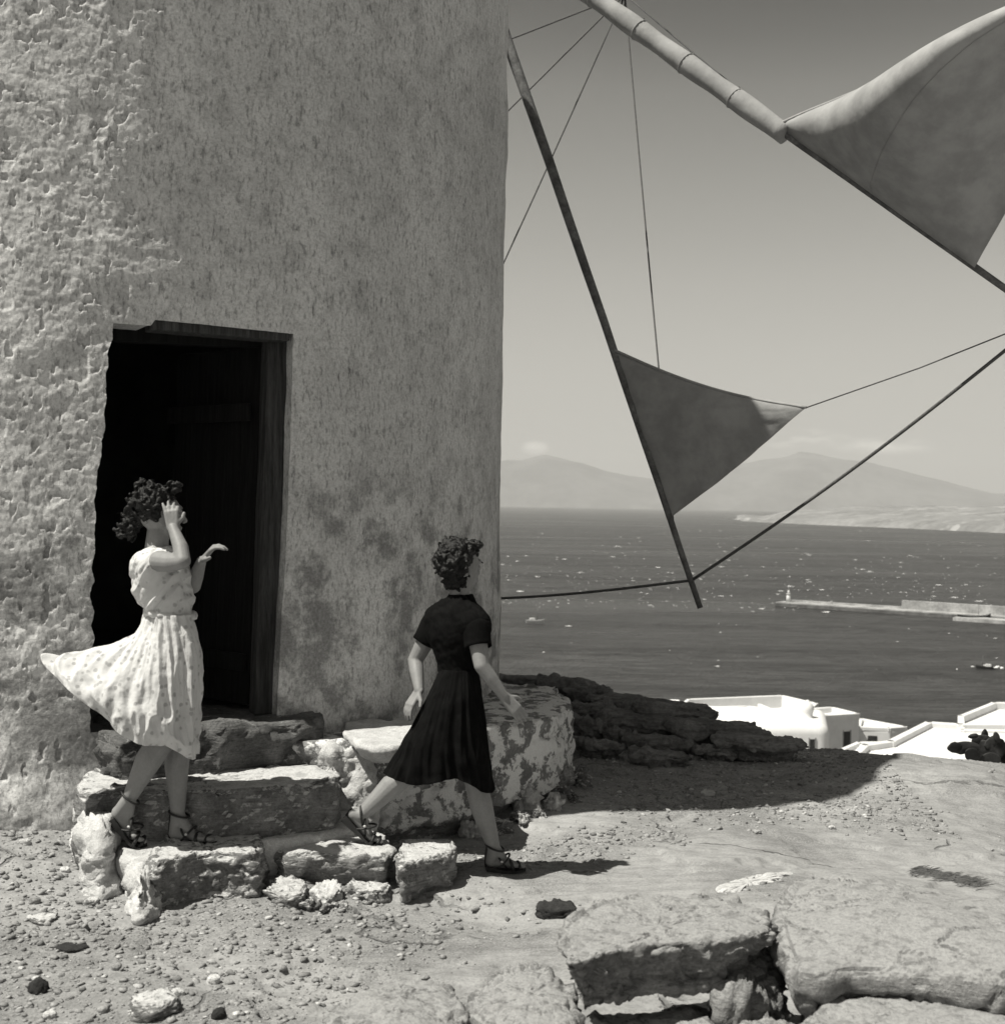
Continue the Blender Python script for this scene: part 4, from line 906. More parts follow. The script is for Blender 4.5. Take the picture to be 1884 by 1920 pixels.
# ------------------------------------------------------------------ prickly pear
cac = thing('prickly_pear', 'dark prickly pear cactus growing behind the crest at the right edge', 'cactus', P(1830, 1440, 10.6))
for i, (px, py, w, h, ang, dd) in enumerate([(1846, 1418, 42, 62, 10, 0), (1806, 1402, 60, 24, 5, -.05), (1790, 1401, 34, 20, -8, -.1), (1822, 1416, 40, 26, -25, -.1), (1838, 1388, 36, 22, 20, .05), (1845, 1380, 16, 26, -5, .1), (1858, 1392, 34, 20, 35, .0), (1868, 1405, 30, 44, -15, .1), (1876, 1425, 20, 60, 0, .15), (1856, 1430, 40, 40, 40, -.05), (1830, 1428, 34, 18, 30, .1), (1895, 1410, 30, 60, 10, .1), (1824, 1380, 20, 10, 15, .0), (1868, 1383, 12, 22, 25, .0)]):
    s = 10.6 / F; a = math.radians(ang); yaw = rng.uniform(-0.5, 0.5)
    ex = np.array([math.cos(a) * math.cos(yaw), math.sin(yaw), math.sin(a)]); ex = unit(ex); ez = unit(np.array([-math.sin(a), 0, math.cos(a)]) - ex * (-math.sin(a) * ex[0] + math.cos(a) * ex[2])); ey = np.cross(ez, ex)
    v, f = ellipsoid(P(px, py, 10.6 + dd), (w / 2 * s, 0.011, h / 2 * s), np.array([ex, ey, ez]), 20, 12)
    v = v + 0.006 * fbm(v, 30, 2, i)[:, None]
    mk('pad', v, f, M['cactus'], parent=cac)

# dry tuft in the hollow of the rock, white limewash spill
J = Join()
for i in range(420):
    t = rng.rand(); g = Pg(1705 + 130 * t + rng.randn() * 5, 1632 + 28 * t + rng.randn() * 4); a = rng.uniform(-.5, .5); L = rng.uniform(.03, .08)
    p1 = g + np.array([math.cos(a) * L, math.sin(a) * L * 0.6, rng.uniform(.002, .018)]); sd = np.array([-(p1 - g)[1], (p1 - g)[0], 0]) / L * 0.0022
    J.add([g - sd, g + sd, p1 + sd * .3, p1 - sd * .3, (g + p1) / 2 + [0, 0, .004]], [(0, 1, 4), (1, 2, 4), (2, 3, 4), (3, 0, 4)])
mk('dry_grass', J.V(), J.f, M['dry'], kind='stuff', smooth=False, label='dry dark grass lying in a hollow of the pale rock')
def patch(name, poly, mat, off=0.006, **kw):
    c = np.mean(poly, 0); N = 120; L = catmull(np.c_[np.array(poly), np.zeros(len(poly))], N, True)[:, :2]; L = L + 9.0 * np.stack([fbm(np.c_[L, L[:, :1]], .11, 4, 3, .7), .5 * fbm(np.c_[L, L[:, :1]], .11, 4, 4, .7)], -1)
    v = []; R_ = 10
    for i in range(R_ + 1):
        s = 1 - i / R_
        for p in c + (L - c) * s:
            g = Pg(*p); g[2] += -0.004 if i == 0 else off * (1 if s < 0.9 else .5); v.append(g)
    return mk(name, np.array(v), grid_faces(R_ + 1, N, True), mat, **kw)
patch('limewash_spill', [(1336, 1668), (1352, 1658), (1400, 1645), (1440, 1637), (1487, 1634), (1470, 1646), (1430, 1658), (1395, 1664), (1385, 1673), (1350, 1674)], M['mortar'], label='white splash of dried limewash on the pale rock floor', cat='patch')

# ------------------------------------------------------------------ gravel
ico = bmesh.new(); bmesh.ops.create_icosphere(ico, subdivisions=1, radius=1); iv = np.array([v.co[:] for v in ico.verts]); ifc = np.array([[v.index for v in f.verts] for f in ico.faces]); ico.free()
def gravel(name, xy, sz, mat, **kw):
    n_ = len(xy); z = ground_h(xy[:, 0], xy[:, 1]); ang = rng.rand(n_) * 6.283
    jit = 1 + 0.22 * rng.randn(n_, 12, 1); v = iv[None] * jit * sz[:, None, None] * np.stack([1 + .5 * rng.rand(n_), np.ones(n_), .35 + .35 * rng.rand(n_)], -1)[:, None]
    c, s = np.cos(ang)[:, None], np.sin(ang)[:, None]; x = v[..., 0] * c - v[..., 1] * s; y = v[..., 0] * s + v[..., 1] * c; zz = v[..., 2] + x * 0.2 * rng.randn(n_, 1)
    v = np.stack([x + xy[:, :1], y + xy[:, 1:2], zz + z[:, None] + sz[:, None] * 0.15], -1).reshape(-1, 3)
    f = (ifc[None] + 12 * np.arange(n_)[:, None, None]).reshape(-1, 3)
    return mk(name, v, f, mat, smooth=False, kind='stuff', **kw)
def scatter(N, smin, smax, mask):
    x = rng.uniform(-2.8, 4.2, N); y = rng.uniform(4.15, 12, N); k_ = mask(x, y) > rng.rand(N); x, y = x[k_], y[k_]
    s = smin + (smax - smin) * rng.rand(len(x)) ** 5; return np.c_[x, y], s
def gm(x, y):
    p = np.c_[x, y, 0 * x]; left = sstep(0.25, -0.9, x + 0.35 * (y - 5.0) * 0 + 0.35 * fbm(p, 1.6, 3, 77)); left *= sstep(7, 6, y)
    foot = np.exp(-((y - (5.75 + 0.62 * (x + 1.0))) / 0.22) ** 2) * (x > -1.2) * (x < 1.0)
    seam = sstep(0.07, 0.01, np.abs(fbm(p * [1, 1.5, 1], 0.8, 3, 21) - 0.03)) * 0.15
    shade = sstep(7.0, 7.6, y) * sstep(0.3, 0.8, x) * (x < 2.6) * 0.85
    return np.clip(np.maximum.reduce([left, foot, seam, shade]) , 0, 1) * (np.hypot(x + 3.02, y - 8.9) > 3.02)
xy, s_ = scatter(85000, 0.0035, 0.018, gm); gravel('gravel', xy, s_, M['pebble'], label='grey gravel scattered over the hilltop ground')
xy, s_ = scatter(5500, 0.004, 0.018, gm); gravel('gravel', xy, s_, M['slab'], label='pale chips scattered among the gravel')
xy, s_ = scatter(3500, 0.004, 0.02, gm); gravel('gravel', xy, s_, M['darkrock'], label='dark chips scattered among the gravel')

# ------------------------------------------------------------------ the sail wheel: twelve spars, cloth sails, rim ropes and stays
WD = 11.2; phi, tilt, Lr, th0, sb = 0.9665, 0.0457, 0.5496 * WD, -0.3629, 0.2612 * WD
WA = np.array([math.cos(tilt) * math.cos(phi), math.cos(tilt) * math.sin(phi), math.sin(tilt)])
WU = unit(np.cross([0, 0, 1.], WA)); WV = np.cross(WA, WU); HUB = P(860, -190, WD)
def wp(r, t, ax=0.0): return HUB + r * (math.sin(t) * WU - math.cos(t) * WV) + ax * WA
def tk(k): return th0 - k * math.pi / 6      # spar k
wheel = thing('sail_wheel', 'turning windmill wheel of long spars, triangular cloth sails and rope stays beside the tower', 'sail wheel', HUB)
v, f = tube([HUB - WA * 2.2, HUB, HUB + WA * 0.5, HUB + WA * sb], [0.16, 0.15, 0.09, 0.035], 14); mk('windshaft', v, f, M['spar'], parent=wheel)
TIP = HUB + WA * (sb - 0.03)
for k in range(12):
    t = tk(k); pts = [wp(r, t, 0.06 * math.sin(k * 2.1) * r / Lr) for r in np.linspace(0.1, Lr + 0.22, 14)]
    pts = np.array(pts) + 0.012 * fbm(np.array(pts) + k, 0.9, 2, 5)[:, None]
    v, f = tube(pts, np.linspace(0.052, 0.022, 14), 10); mk('spar', v, f, M['spar'], parent=wheel)
    # rim rope to the next spar, hanging a little slack
    a, b = wp(Lr, t), wp(Lr, tk(k + 1)); q = np.linspace(0, 1, 20)[:, None]; rp = a + (b - a) * q; rp[:, 2] -= 0.06 * np.sin(np.pi * q[:, 0])
    v, f = tube(rp, 0.0125, 6); mk('rim_rope', v, f, M['rope'], parent=wheel)
    end = wp(Lr * (0.86 if k % 2 else 0.93), t); q = np.linspace(0, 1, 12)[:, None]; rp = TIP + (end - TIP) * q; rp[:, 2] -= 0.05 * np.sin(np.pi * q[:, 0])
    v, f = tube(rp, 0.0075, 6); mk('stay_rope', v, f, M['rope'], parent=wheel)
v, f = ellipsoid(TIP, (0.06, 0.06, 0.05), None, 10, 6); mk('rope_knot', v + 0.02 * fbm(v, 30, 2, 3)[:, None], f, M['rope'], parent=wheel)
for q in range(3):
    v, f = tube([TIP, TIP + [0.03 * (q - 1), 0.02, -0.10 - 0.05 * q]], [0.008, 0.004], 6); mk('rope_end', v, f, M['rope'], parent=wheel)
def sail(k, f0, f1, clew_r, clew_k, roll, belly, sag0=0.10, sag1=0.16, lee=0.0):
    """triangular jib: luff along spar k from f0 to f1, corner sheeted towards the next spar"""
    t = tk(k); A = wp(Lr * f0, t); B = wp(Lr * f1, t); C_ = wp(clew_r * Lr, tk(k + clew_k), lee)
    n_ = 34; v = []
    for i in range(n_ + 1):
        s = i / n_                                     # from luff to clew
        a = A + (C_ - A) * s; b = B + (C_ - B) * s
        mid = (A + B) / 2
        a = a + unit(B - A) * Lr * sag0 * math.sin(math.pi * s) * 0.55      # hollow upper edge
        b = b - unit(B - A) * Lr * sag1 * math.sin(math.pi * s) * 0.12
        for j in range(n_ + 1):
            w = j / n_; p = a + (b - a) * w; p = p - WA * belly * math.sin(math.pi * s) ** 0.8 * math.sin(math.pi * min((w * 0.96 + 0.03) ** (0.80 if lee else 0.55), 1))
            v.append(p)
    v = np.array(v); v += WA * (0.035 * fbm(v, 1.6, 3, k) + 0.012 * fbm(v @ np.stack([WU, WV, WA], 1) * [1, 4, 1], 3, 3, k + 4))[:, None]
    o = mk('sail', v, grid_faces(n_ + 1, n_ + 1), M['sail'], parent=wheel)
    m_ = o.modifiers.new('s', 'SOLIDIFY'); m_.thickness = 0.006
    # boltrope and sheet
    e = v.reshape(n_ + 1, n_ + 1, 3)[:, 0]; tv, tf = tube(e, 0.012, 6); mk('bolt_rope', tv, tf, M['sail'], parent=wheel)
    gg = v.reshape(n_ + 1, n_ + 1, 3)
    for jj in (() if k == 0 else (17,)):
        for side in (-1, 1):
            tv, tf = tube(gg[:, jj] + WA * 0.0035 * side, 0.0030, 4, False); mk('seam', tv, tf, M['sail'], parent=wheel)
    tv, tf = tube([C_, (C_ + wp(Lr, tk(k + 1))) / 2 - [0, 0, .02], wp(Lr, tk(k + 1))], 0.005, 6); mk('sheet_rope', tv, tf, M['rope'], parent=wheel)
    # cloth rolled round the inner part of the spar
    if roll:
        rr = np.linspace(0.5, Lr * f0 + 0.12, 60); pts = np.array([wp(r, t) for r in rr]) + 0.02 * WU; rad = roll * (0.88 + 0.12 * np.sin(rr * 5) ** 2) * np.clip((rr - 0.4) * 2, .3, 1)
        tv, tf = tube(pts, rad, 14); tv = tv + 0.5 * roll * 0.35 * fbm(tv, 5, 3, k)[:, None] * unit(WU + WV); mk('rolled_cloth', tv, tf, M['sail'], parent=wheel)
        for r in np.arange(0.7, Lr * f0, 0.52):
            x_, y_ = unit(np.cross(wp(1, t) - HUB, WA)), WA; q_ = np.linspace(0, 2 * math.pi, 17); ra_ = roll * (0.90 + 0.12 * math.sin(r * 5) ** 2); c_ = wp(r, t) + 0.02 * WU
            tv, tf = tube([c_ + x_ * ra_ * math.cos(a_) + y_ * ra_ * math.sin(a_) + (wp(1, t) - HUB) * 0.03 * a_ / 6.28 for a_ in q_], 0.0055, 5, False); mk('lashing', tv, tf, M['sail'], parent=wheel)
# the two sails the photograph shows and their neighbours round the wheel
def px_wheel(px, py):                    # sight line met with the wheel's plane
    x, z = ray(px, py); d_ = np.array([x, 1, z]); o_ = np.array([0, 0, CAMZ]); t = (HUB - o_).dot(WA) / d_.dot(WA); return o_ + d_ * t
def polar(p): r = p - HUB; return np.linalg.norm(r), math.atan2(r.dot(WU), -r.dot(WV))
rA = polar(px_wheel(1148, 655))[0] / Lr; rB = polar(px_wheel(1263, 968))[0] / Lr
rC, aC = polar(px_wheel(1512, 764)); kC = (tk(0) - aC) / (math.pi / 6)
r2_, a2_ = polar(px_wheel(2180, -60)); k2_ = (tk(1) - a2_) / (math.pi / 6)
for k in range(12):
    if k in (0,): sail(k, rA, rB, rC / Lr, kC, 0.0, 0.05, 0.025, -0.02)
    elif k == 1: sail(k, 0.605, 0.905, r2_ / Lr, k2_, 0.085, 1.15, 0.02, 0.06, 0.1)
    elif k in (3, 5, 7, 9): sail(k, 0.6, 0.92, 0.90, 0.62, 0.07, 0.2)

# ------------------------------------------------------------------ people
def body_mesh(name, caps, ells, mat, voxel, parent, smooth=3, disp=None):
    J = Join()
    for c in caps: J.add(*capsule(*c))
    for e in ells: J.add(*ellipsoid(*e))
    return fused(name, J, mat, voxel, smooth, parent, disp)
def chain(pts, rad): return [(pts[i], pts[i + 1], rad[i], rad[i + 1]) for i in range(len(pts) - 1)]
def hand(wrist, d, nrm, thumb, L=0.17, curl=0.35, spread=0.10, side=1, curls=None):
    """palm, four jointed fingers and a thumb. d: along the hand, nrm: back of the hand, thumb: towards the thumb"""
    d = unit(d); nrm = unit(nrm - d * nrm.dot(d)); s = unit(thumb - d * thumb.dot(d) - nrm * thumb.dot(nrm)); caps = []
    pl = L * 0.50
    for q in (-1.35, -0.45, 0.45, 1.35):
        caps.append((wrist + s * q * 0.010, wrist + d * pl + s * q * 0.0165, 0.0135, 0.0115))
    lens = [0.40, 0.46, 0.43, 0.33]
    for i, q in enumerate((1.35, 0.45, -0.45, -1.35)):
        base = wrist + d * pl + s * q * 0.0165; dd = unit(d + s * q * spread); cu = (curls[i] if curls else curl); ang = 0; p = base
        for j, frac in enumerate((0.42, 0.33, 0.25)):
            ang += cu * (0.6, 1.0, 0.7)[j]; e = unit(dd * math.cos(ang) - nrm * math.sin(ang)); p2 = p + e * lens[i] * L * frac
            caps.append((p, p2, 0.0088 - 0.001 * j, 0.0080 - 0.001 * j)); p = p2
    b = wrist + d * pl * 0.25 + s * 0.018; p1 = b + unit(d * 0.7 + s * 0.75 - nrm * 0.3) * L * 0.24; p2 = p1 + unit(d * 0.95 + s * 0.4 - nrm * 0.25) * L * 0.16
    caps += [(b, p1, 0.0125, 0.0100), (p1, p2, 0.0098, 0.0080)]
    return caps
def head(c, fwd, up, sc_=1.0):
    """skull centre c, looking along fwd"""
    f = unit(fwd); u = unit(up - f * np.dot(up, f)); r = np.cross(f, u); Mx = np.array([f, r, u]); k = sc_
    T = lambda a, b, c_: c + f * a * k + r * b * k + u * c_ * k
    E_ = [(T(-.010, 0, .012), (.094 * k, .074 * k, .090 * k), Mx), (T(.030, 0, -.035), (.056 * k, .058 * k, .068 * k), Mx), (T(.050, 0, -.078), (.030 * k, .036 * k, .028 * k), Mx),
          (T(.070, 0, .030), (.022 * k, .052 * k, .020 * k), Mx), (T(.062, .032, -.022), (.022 * k, .020 * k, .018 * k), Mx), (T(.062, -.032, -.022), (.022 * k, .020 * k, .018 * k), Mx),
          (T(.086, 0, -.052), (.010 * k, .022 * k, .0055 * k), Mx), (T(.084, 0, -.062), (.010 * k, .019 * k, .006 * k), Mx),
          (T(.000, .074, -.020), (.018 * k, .006 * k, .030 * k), Mx), (T(.000, -.074, -.020), (.018 * k, .006 * k, .030 * k), Mx)]
    C_ = [(T(.084, 0, .018), T(.108, 0, -.022), .007 * k, .0095 * k), (T(.098, .010, -.030), T(.098, -.010, -.030), .006 * k, .006 * k)]
    eyes = [T(.0775, .030, .002), T(.0775, -.030, .002)]
    return C_, E_, eyes, T
def face_parts(eyes, T, parent):
    for i, e in enumerate(eyes):
        v, f = ellipsoid(e, (0.0125,) * 3, None, 12, 8); mk('eye', v, f, M['eye'], parent=parent)
        s = 1 if i == 0 else -1; br = [T(.085, s * (.014 + .012 * q), .030 + .004 * math.sin(q * 1.5)) for q in range(4)]; v, f = tube(br, 0.003, 6); mk('eyebrow', v, f, M['hair'], parent=parent)
def curls(name, anchors, parent, mat, n_each=1, seed=1, rad=0.006):
    r_ = np.random.RandomState(seed); J = Join()
    for (p, d, L, amp) in anchors:
        d = unit(d); a, b = frame(d); ph = r_.rand() * 6.28; tw = r_.uniform(5, 11); m = 15; pts = []
        drift = r_.randn(3) * 0.20 * L
        for i in range(m):
            s = i / (m - 1); w = amp * (0.25 + s); pts.append(p + d * L * s + drift * s * s + w * (math.cos(ph + tw * s) * a + math.sin(ph + tw * s) * b))
        J.add(*tube(pts, rad * (1.0 - 0.75 * np.linspace(0, 1, m) ** 1.5), 6))
    return mk(name, J.V(), J.f, mat, parent=parent, kind='stuff')
def curly_mass(name, core, anchors, parent, seed):
    """one solid head of soft curls: short coiled locks grown together over the skull"""
    r_ = np.random.RandomState(seed); J = Join()
    for e in core: J.add(*ellipsoid(*e))
    for (p, d, L, amp) in anchors:
        d = unit(d); a, b = frame(d); ph = r_.rand() * 6.28; tw = r_.uniform(3.5, 6.5); m = 9; pts = []; dr = r_.randn(3) * 0.3 * L
        for i in range(m):
            s = i / (m - 1); w = amp * (0.5 + s * 0.8); pts.append(p + d * L * s + dr * s * s + w * (math.cos(ph + tw * s) * a + math.sin(ph + tw * s) * b))
        J.add(*tube(pts, 0.0105 * (1.0 - 0.40 * np.linspace(0, 1, m) ** 2), 6))
    def dv(v, nn): return v + nn * (0.0022 * fbm(v * [1, 1, 1.6], 110, 3, 5) + 0.0)[:, None]
    return fused(name, J, M['hair'], 0.0034, 1, parent, dv)
def loft(name, rings, n, m, mat, parent, fold=None, thick=0.004, seed=0, **kw):
    """cloth through closed guide rings; rings[i] is a list of 3-D points in the same angular order"""
    R_ = [catmull(r, n, True) for r in rings]; R_ = np.array(R_); out = np.zeros((m, n, 3))
    for k in range(n): out[:, k] = catmull(R_[:, k], m)
    v = out.reshape(-1, 3); nn = grid_normals(v, m, n, True); c = out.mean(axis=(0, 1)); 
    if (nn.reshape(m, n, 3) * (out - out.mean(1, keepdims=True))).sum() < 0: nn = -nn
    s = np.repeat(np.linspace(0, 1, m), n); a = np.tile(np.linspace(0, 2 * math.pi, n, endpoint=False), m)
    if fold is not None: v = v + nn * fold(s, a, v)[:, None]
    o = mk(name, v, grid_faces(m, n, True), mat, parent=parent, **kw); md = o.modifiers.new('t', 'SOLIDIFY'); md.thickness = thick; md.offset = 0
    return o
def sandal(parent, heel, ball, toe, ankle, up, w=0.040, strapmat='leather', lift=0.012, wedge=0.03):
    """black strapped sandal: sole under heel-ball-toe, crossing straps over the foot, ankle strap"""
    up = unit(up); J = Join(); path = catmull([heel - unit(ball - heel) * 0.02, heel * .5 + ball * .5, ball, toe + unit(toe - ball) * 0.012], 16); d = np.gradient(path, axis=0); rows = []
    for i, p in enumerate(path):
        s = i / 15; t = unit(d[i]); r = unit(np.cross(t, up)); uu = np.cross(r, t); wd = w * (0.62 + 0.38 * math.sin(math.pi * min(1, s * 0.95 + 0.02)) if s < 0.6 else 1.0 * math.sqrt(max(0.02, 1 - ((s - 0.6) / 0.42) ** 2)))
        th = 0.012 + wedge * max(0, 1 - s / 0.5) * 1.0
        rows.append([p - r * wd, p + r * wd, p + r * wd * .95 - uu * th, p - r * wd * .95 - uu * th])
    v = np.array(rows).reshape(-1, 3); J.add(v, grid_faces(16, 4, True).tolist() + [(3, 2, 1, 0), tuple(60 + k for k in range(4))])
    so_ = mk('sandal', J.V(), J.f, M[strapmat], parent=parent, smooth=False); so_['label'] = 'dark strapped sandal'
    def ring(c, nrm, rx, rz, rad=0.0048, x=None):
        nrm = unit(nrm); xx = unit((x if x is not None else np.cross(nrm, up))); xx = unit(xx - nrm * xx.dot(nrm)); yy = np.cross(nrm, xx); q = np.linspace(0, 2 * math.pi, 25)
        pts = [c + xx * rx * math.cos(a) + yy * rz * math.sin(a) for a in q]; v, f = tube(pts, rad, 6, False); mk('strap', v, f, M[strapmat], parent=so_)
    leg = unit(ankle - heel); fd = unit(toe - heel)
    ring(ankle + leg * 0.005 + fd * 0.004, leg + fd * 0.15, 0.041, 0.046)
    mid = heel * .45 + ball * .55 + up * 0.030; ring(mid, fd + up * .9, 0.040, 0.043); ring(mid, fd - up * .9, 0.038, 0.050)
    ring(ball + up * 0.016, fd + up * .3, 0.042, 0.026, 0.008); ring(ball * .4 + toe * .6 + up * 0.010, fd, 0.037, 0.019, 0.007)
    v, f = tube([heel - fd * 0.022 + up * 0.0, heel - fd * 0.026 + up * 0.035, ankle - fd * 0.034 + leg * 0.01], 0.006, 6); mk('strap', v, f, M[strapmat], parent=so_)
    v, f = ellipsoid(mid + np.array([0.0, -0.042, 0.01]), (0.007, 0.003, 0.006), None, 8, 6); mk('buckle', v, f, M['metal'], parent=so_)

def torso_rings(rows, Q, fw, k=14):
    f_ = unit([fw[0], fw[1], 0]); r_ = np.array([-f_[1], f_[0], 0]); out = []
    for cx_, cy_, a_, b_ in rows:
        c = Q(cx_, cy_); out.append([c + f_ * a_ * math.cos(q) + r_ * b_ * math.sin(q) for q in np.linspace(0, 2 * math.pi, k, endpoint=False)])
    return out
def woman_in_white():
    D = 5.73; Q = lambda px, py, dd=0.0: P(px, py, D + dd)
    t = thing('person', 'woman on the steps in a billowing light printed dress, one hand raised before her face', 'person', Pz(320, 1572, 0.215))
    upv = unit(Q(300, 950) - Q(310, 1150)); fw = unit(np.array([1.0, 0.38, -0.05]))
    hc, he, eyes, T = head(Q(303, 965, 0.0), fw, np.array([-0.02, -0.05, 1.0]), 0.98)
    neck = [(Q(297, 995, .0), Q(293, 1045, .0), .048, .055)]
    sN, sF = Q(300, 1052, -.15), Q(318, 1050, .16)
    elbN = Q(343, 1052, -.235); wrN = Q(325, 990, -.150)
    arms = chain([sN, (sN + elbN) / 2 + [0, 0, -.006], elbN], [.046, .042, .034]) + chain([elbN, elbN * .6 + wrN * .4 + np.array([.008, 0, 0]), wrN], [.034, .033, .0225])
    elbF = Q(362, 1098, .06); wrF = Q(378, 1052, .02)
    arms += chain([sF, elbF], [.045, .036]) + chain([elbF, elbF * .6 + wrF * .4, wrF], [.036, .033, .022])
    hN = hand(wrN, Q(322, 962, -.14) - wrN, np.array([.1, -1, 0.1]), np.array([1, .1, 0.1]), 0.140, 0.10, 0.20, curls=[.9, .55, .35, .2])
    hF = hand(wrF, Q(394, 1034, .0) - wrF, np.array([-.5, -.3, 1.]), np.array([.2, -1, .1]), 0.165, 0.62, 0.11, curls=[.50, .60, .70, .85])
    tor = [(Q(305, 1068), (.066, .120, .09), None), (Q(312, 1120), (.070, .10, .13), None), (Q(320, 1190), (.08, .11, .11), None), (Q(328, 1230), (.08, .11, .09), None)]
    tcap = chain([Q(301, 1054), Q(312, 1130), Q(322, 1200)], [.060, .070, .08]) + [(sN, sF, .044, .042)]
    hipN, hipF = Q(320, 1235, -.07), Q(332, 1235, .07)
    # near (rear) leg with the heel raised, far leg planted
    kN, aN = Q(302, 1392, -.09), Q(243, 1497, -.07); kF, aF = Q(336, 1392, .04), Q(334, 1528, .05)
    heN, baN, toN = Q(221, 1525, -.07), Q(250, 1566, -.05), Q(272, 1576, -.03)
    heF, baF, toF = Q(328, 1562, .05), Q(374, 1570, .03), Q(402, 1572, .02)
    legs = chain([hipN, kN, kN * .68 + aN * .32 + [-.010, 0, 0.0], aN], [.092, .057, .058, .031]) + chain([hipF, kF, kF * .68 + aF * .32 + [-.008, 0, 0], aF], [.092, .055, .054, .031])
    feet = []
    for h_, b_, to_, a_ in ((heN, baN, toN, aN), (heF, baF, toF, aF)):
        feet += [(a_, h_, .031, .027), (a_, b_ * .6 + h_ * .4 + [0, 0, .018], .030, .024), (h_, b_, .025, .022)]
        sd = unit(np.cross(to_ - b_, [0, 0, 1.]))
        for q in (-1, -.45, .1, .6, 1): feet.append((b_ + sd * q * .024, to_ + sd * q * .024 - unit(to_ - b_) * .012 * abs(q - .6), .013, .0085 if q < .6 else .010))
        feet.append((h_ + [0, 0, .0], h_ + [0, 0, .006], .027, .026))
    body_mesh('body', hc + neck + arms + hN + hF + tcap + legs + feet, he + tor, M['skin'], 0.0040, t, 3)
    face_parts(eyes, T, t)
    def bd(s_, a_, v):
        dgn = np.stack([v[:, 0] * 1.0 - v[:, 2] * 0.75, v[:, 1], v[:, 2] * 0.5 + v[:, 0] * .3], -1)
        return 0.012 * fbm(dgn * [1, .6, 1], 10, 3, 5) + 0.010 * (0.4 - np.abs(fbm(dgn * [2.2, 1, .5], 7, 3, 8)) * 3) + 0.003 * fbm(v, 40, 3, 3)
    rows = [(299, 1024, .040, .050), (299, 1030, .062, .105), (298, 1038, .084, .150), (299, 1052, .102, .172), (302, 1072, .116, .168), (305, 1092, .122, .155), (308, 1112, .124, .148), (312, 1128, .118, .140), (318, 1140, .104, .130), (321, 1152, .100, .122)]
    loft('bodice', torso_rings(rows, Q, np.array([1., -.15, 0])), 220, 110, M['dress'], t, bd, 0.004)
    J = Join()                                # twisted waistband
    q = np.linspace(0, 2 * math.pi, 60); c = Q(320, 1150); pts = [c + np.array([.100 * math.cos(a), .120 * math.sin(a), -.012 * math.cos(a)]) for a in q]; v, f = tube(pts, 0.016 + 0.003 * np.sin(q * 14), 8, False); v += 0.005 * fbm(v, 35, 3, 2)[:, None]
    mk('waistband', v, f, M['dress'], parent=t)
    W_ = [Q(364, 1152, 0), Q(350, 1153, -.10), Q(322, 1155, -.125), Q(295, 1154, -.115), Q(280, 1150, -.06), Q(276, 1148, 0), Q(280, 1150, .06), Q(295, 1150, .11), Q(322, 1152, .125), Q(350, 1152, .10)]
    Hp = [Q(373, 1215, 0), Q(360, 1215, -.12), Q(328, 1215, -.155), Q(288, 1210, -.15), Q(262, 1202, -.09), Q(252, 1192, -.02), Q(262, 1198, .07), Q(288, 1205, .14), Q(328, 1210, .15), Q(360, 1212, .12)]
    Md = [Q(374, 1300, 0), Q(362, 1305, -.12), Q(326, 1308, -.18), Q(272, 1295, -.20), Q(216, 1268, -.17), Q(175, 1222, -.05), Q(205, 1236, .10), Q(270, 1270, .18), Q(326, 1290, .19), Q(362, 1298, .12)]
    Hm = [Q(364, 1408, 0), Q(350, 1420, -.09), Q(318, 1402, -.17), Q(250, 1390, -.22), Q(168, 1326, -.20), Q(80, 1242, -.06), Q(140, 1262, .10), Q(250, 1340, .22), Q(330, 1392, .20), Q(358, 1402, .10)]
    Md2 = [Q(371, 1360, 0), Q(358, 1366, -.11), Q(322, 1360, -.18), Q(262, 1345, -.22), Q(185, 1300, -.195), Q(118, 1233, -.06), Q(165, 1250, .10), Q(258, 1310, .20), Q(328, 1345, .20), Q(360, 1352, .11)]
    def fold(s, a, v):
        p = np.stack([np.cos(a + 0.7 * s) * 1.25 + s * 0.5, np.sin(a + 0.7 * s) * 1.25, s * 0.9], -1)
        r1 = np.abs(fbm(p, 1.9, 3, 11)); r2 = np.abs(fbm(p, 4.2, 2, 14))
        return (0.040 - 0.17 * r1) * (0.25 + 0.75 * s) * 0.62 + (0.006 - 0.03 * r2) * 0.35 + 0.002 * np.sin(a * 30 + 5 * np.sin(a * 3)) * np.exp(-s * 5) + 0.009 * fbm(v, 8, 3, 6) + 0.0025 * fbm(v, 45, 3, 16) + 0.022 * s ** 2.5 * fbm(v * [1, 1, .6], 11, 3, 7)
    loft('skirt', [W_, Hp, Md, Md2, Hm], 420, 190, M['dress'], t, fold, 0.003)
    sandal(t, heN + [0, 0, -.028], baN + [0, 0, -.024], toN + [0, 0, -.014], aN, unit(np.cross(np.array([0, 1., 0]), toN - heN)) * -1 if np.cross(np.array([0, 1., 0]), toN - heN)[2] < 0 else unit(np.cross(np.array([0, 1., 0]), toN - heN)), wedge=0.022)
    sandal(t, heF + [0, 0, -.028], baF + [0, 0, -.024], toF + [0, 0, -.014], aF, np.array([0, 0, 1.]), wedge=0.0)
    # hair: dark loose curls swept back and up by the wind
    hcx = Q(299, 957, 0); r_ = np.random.RandomState(3); an = []
    for i in range(470):
        a = r_.uniform(0, 6.283); e = r_.uniform(-.6, 1.5); n_ = np.array([math.cos(a) * math.cos(e), math.sin(a) * math.cos(e), math.sin(e)])
        if n_[0] > 0.50 and n_[2] < 0.45: continue
        p = hcx + [-.022, 0, .012] + n_ * [.084, .080, .080]; an.append((p, n_ * 0.35 + np.array([-.45, .0, .05]) + 0.55 * r_.randn(3), r_.uniform(.014, .030), .009))
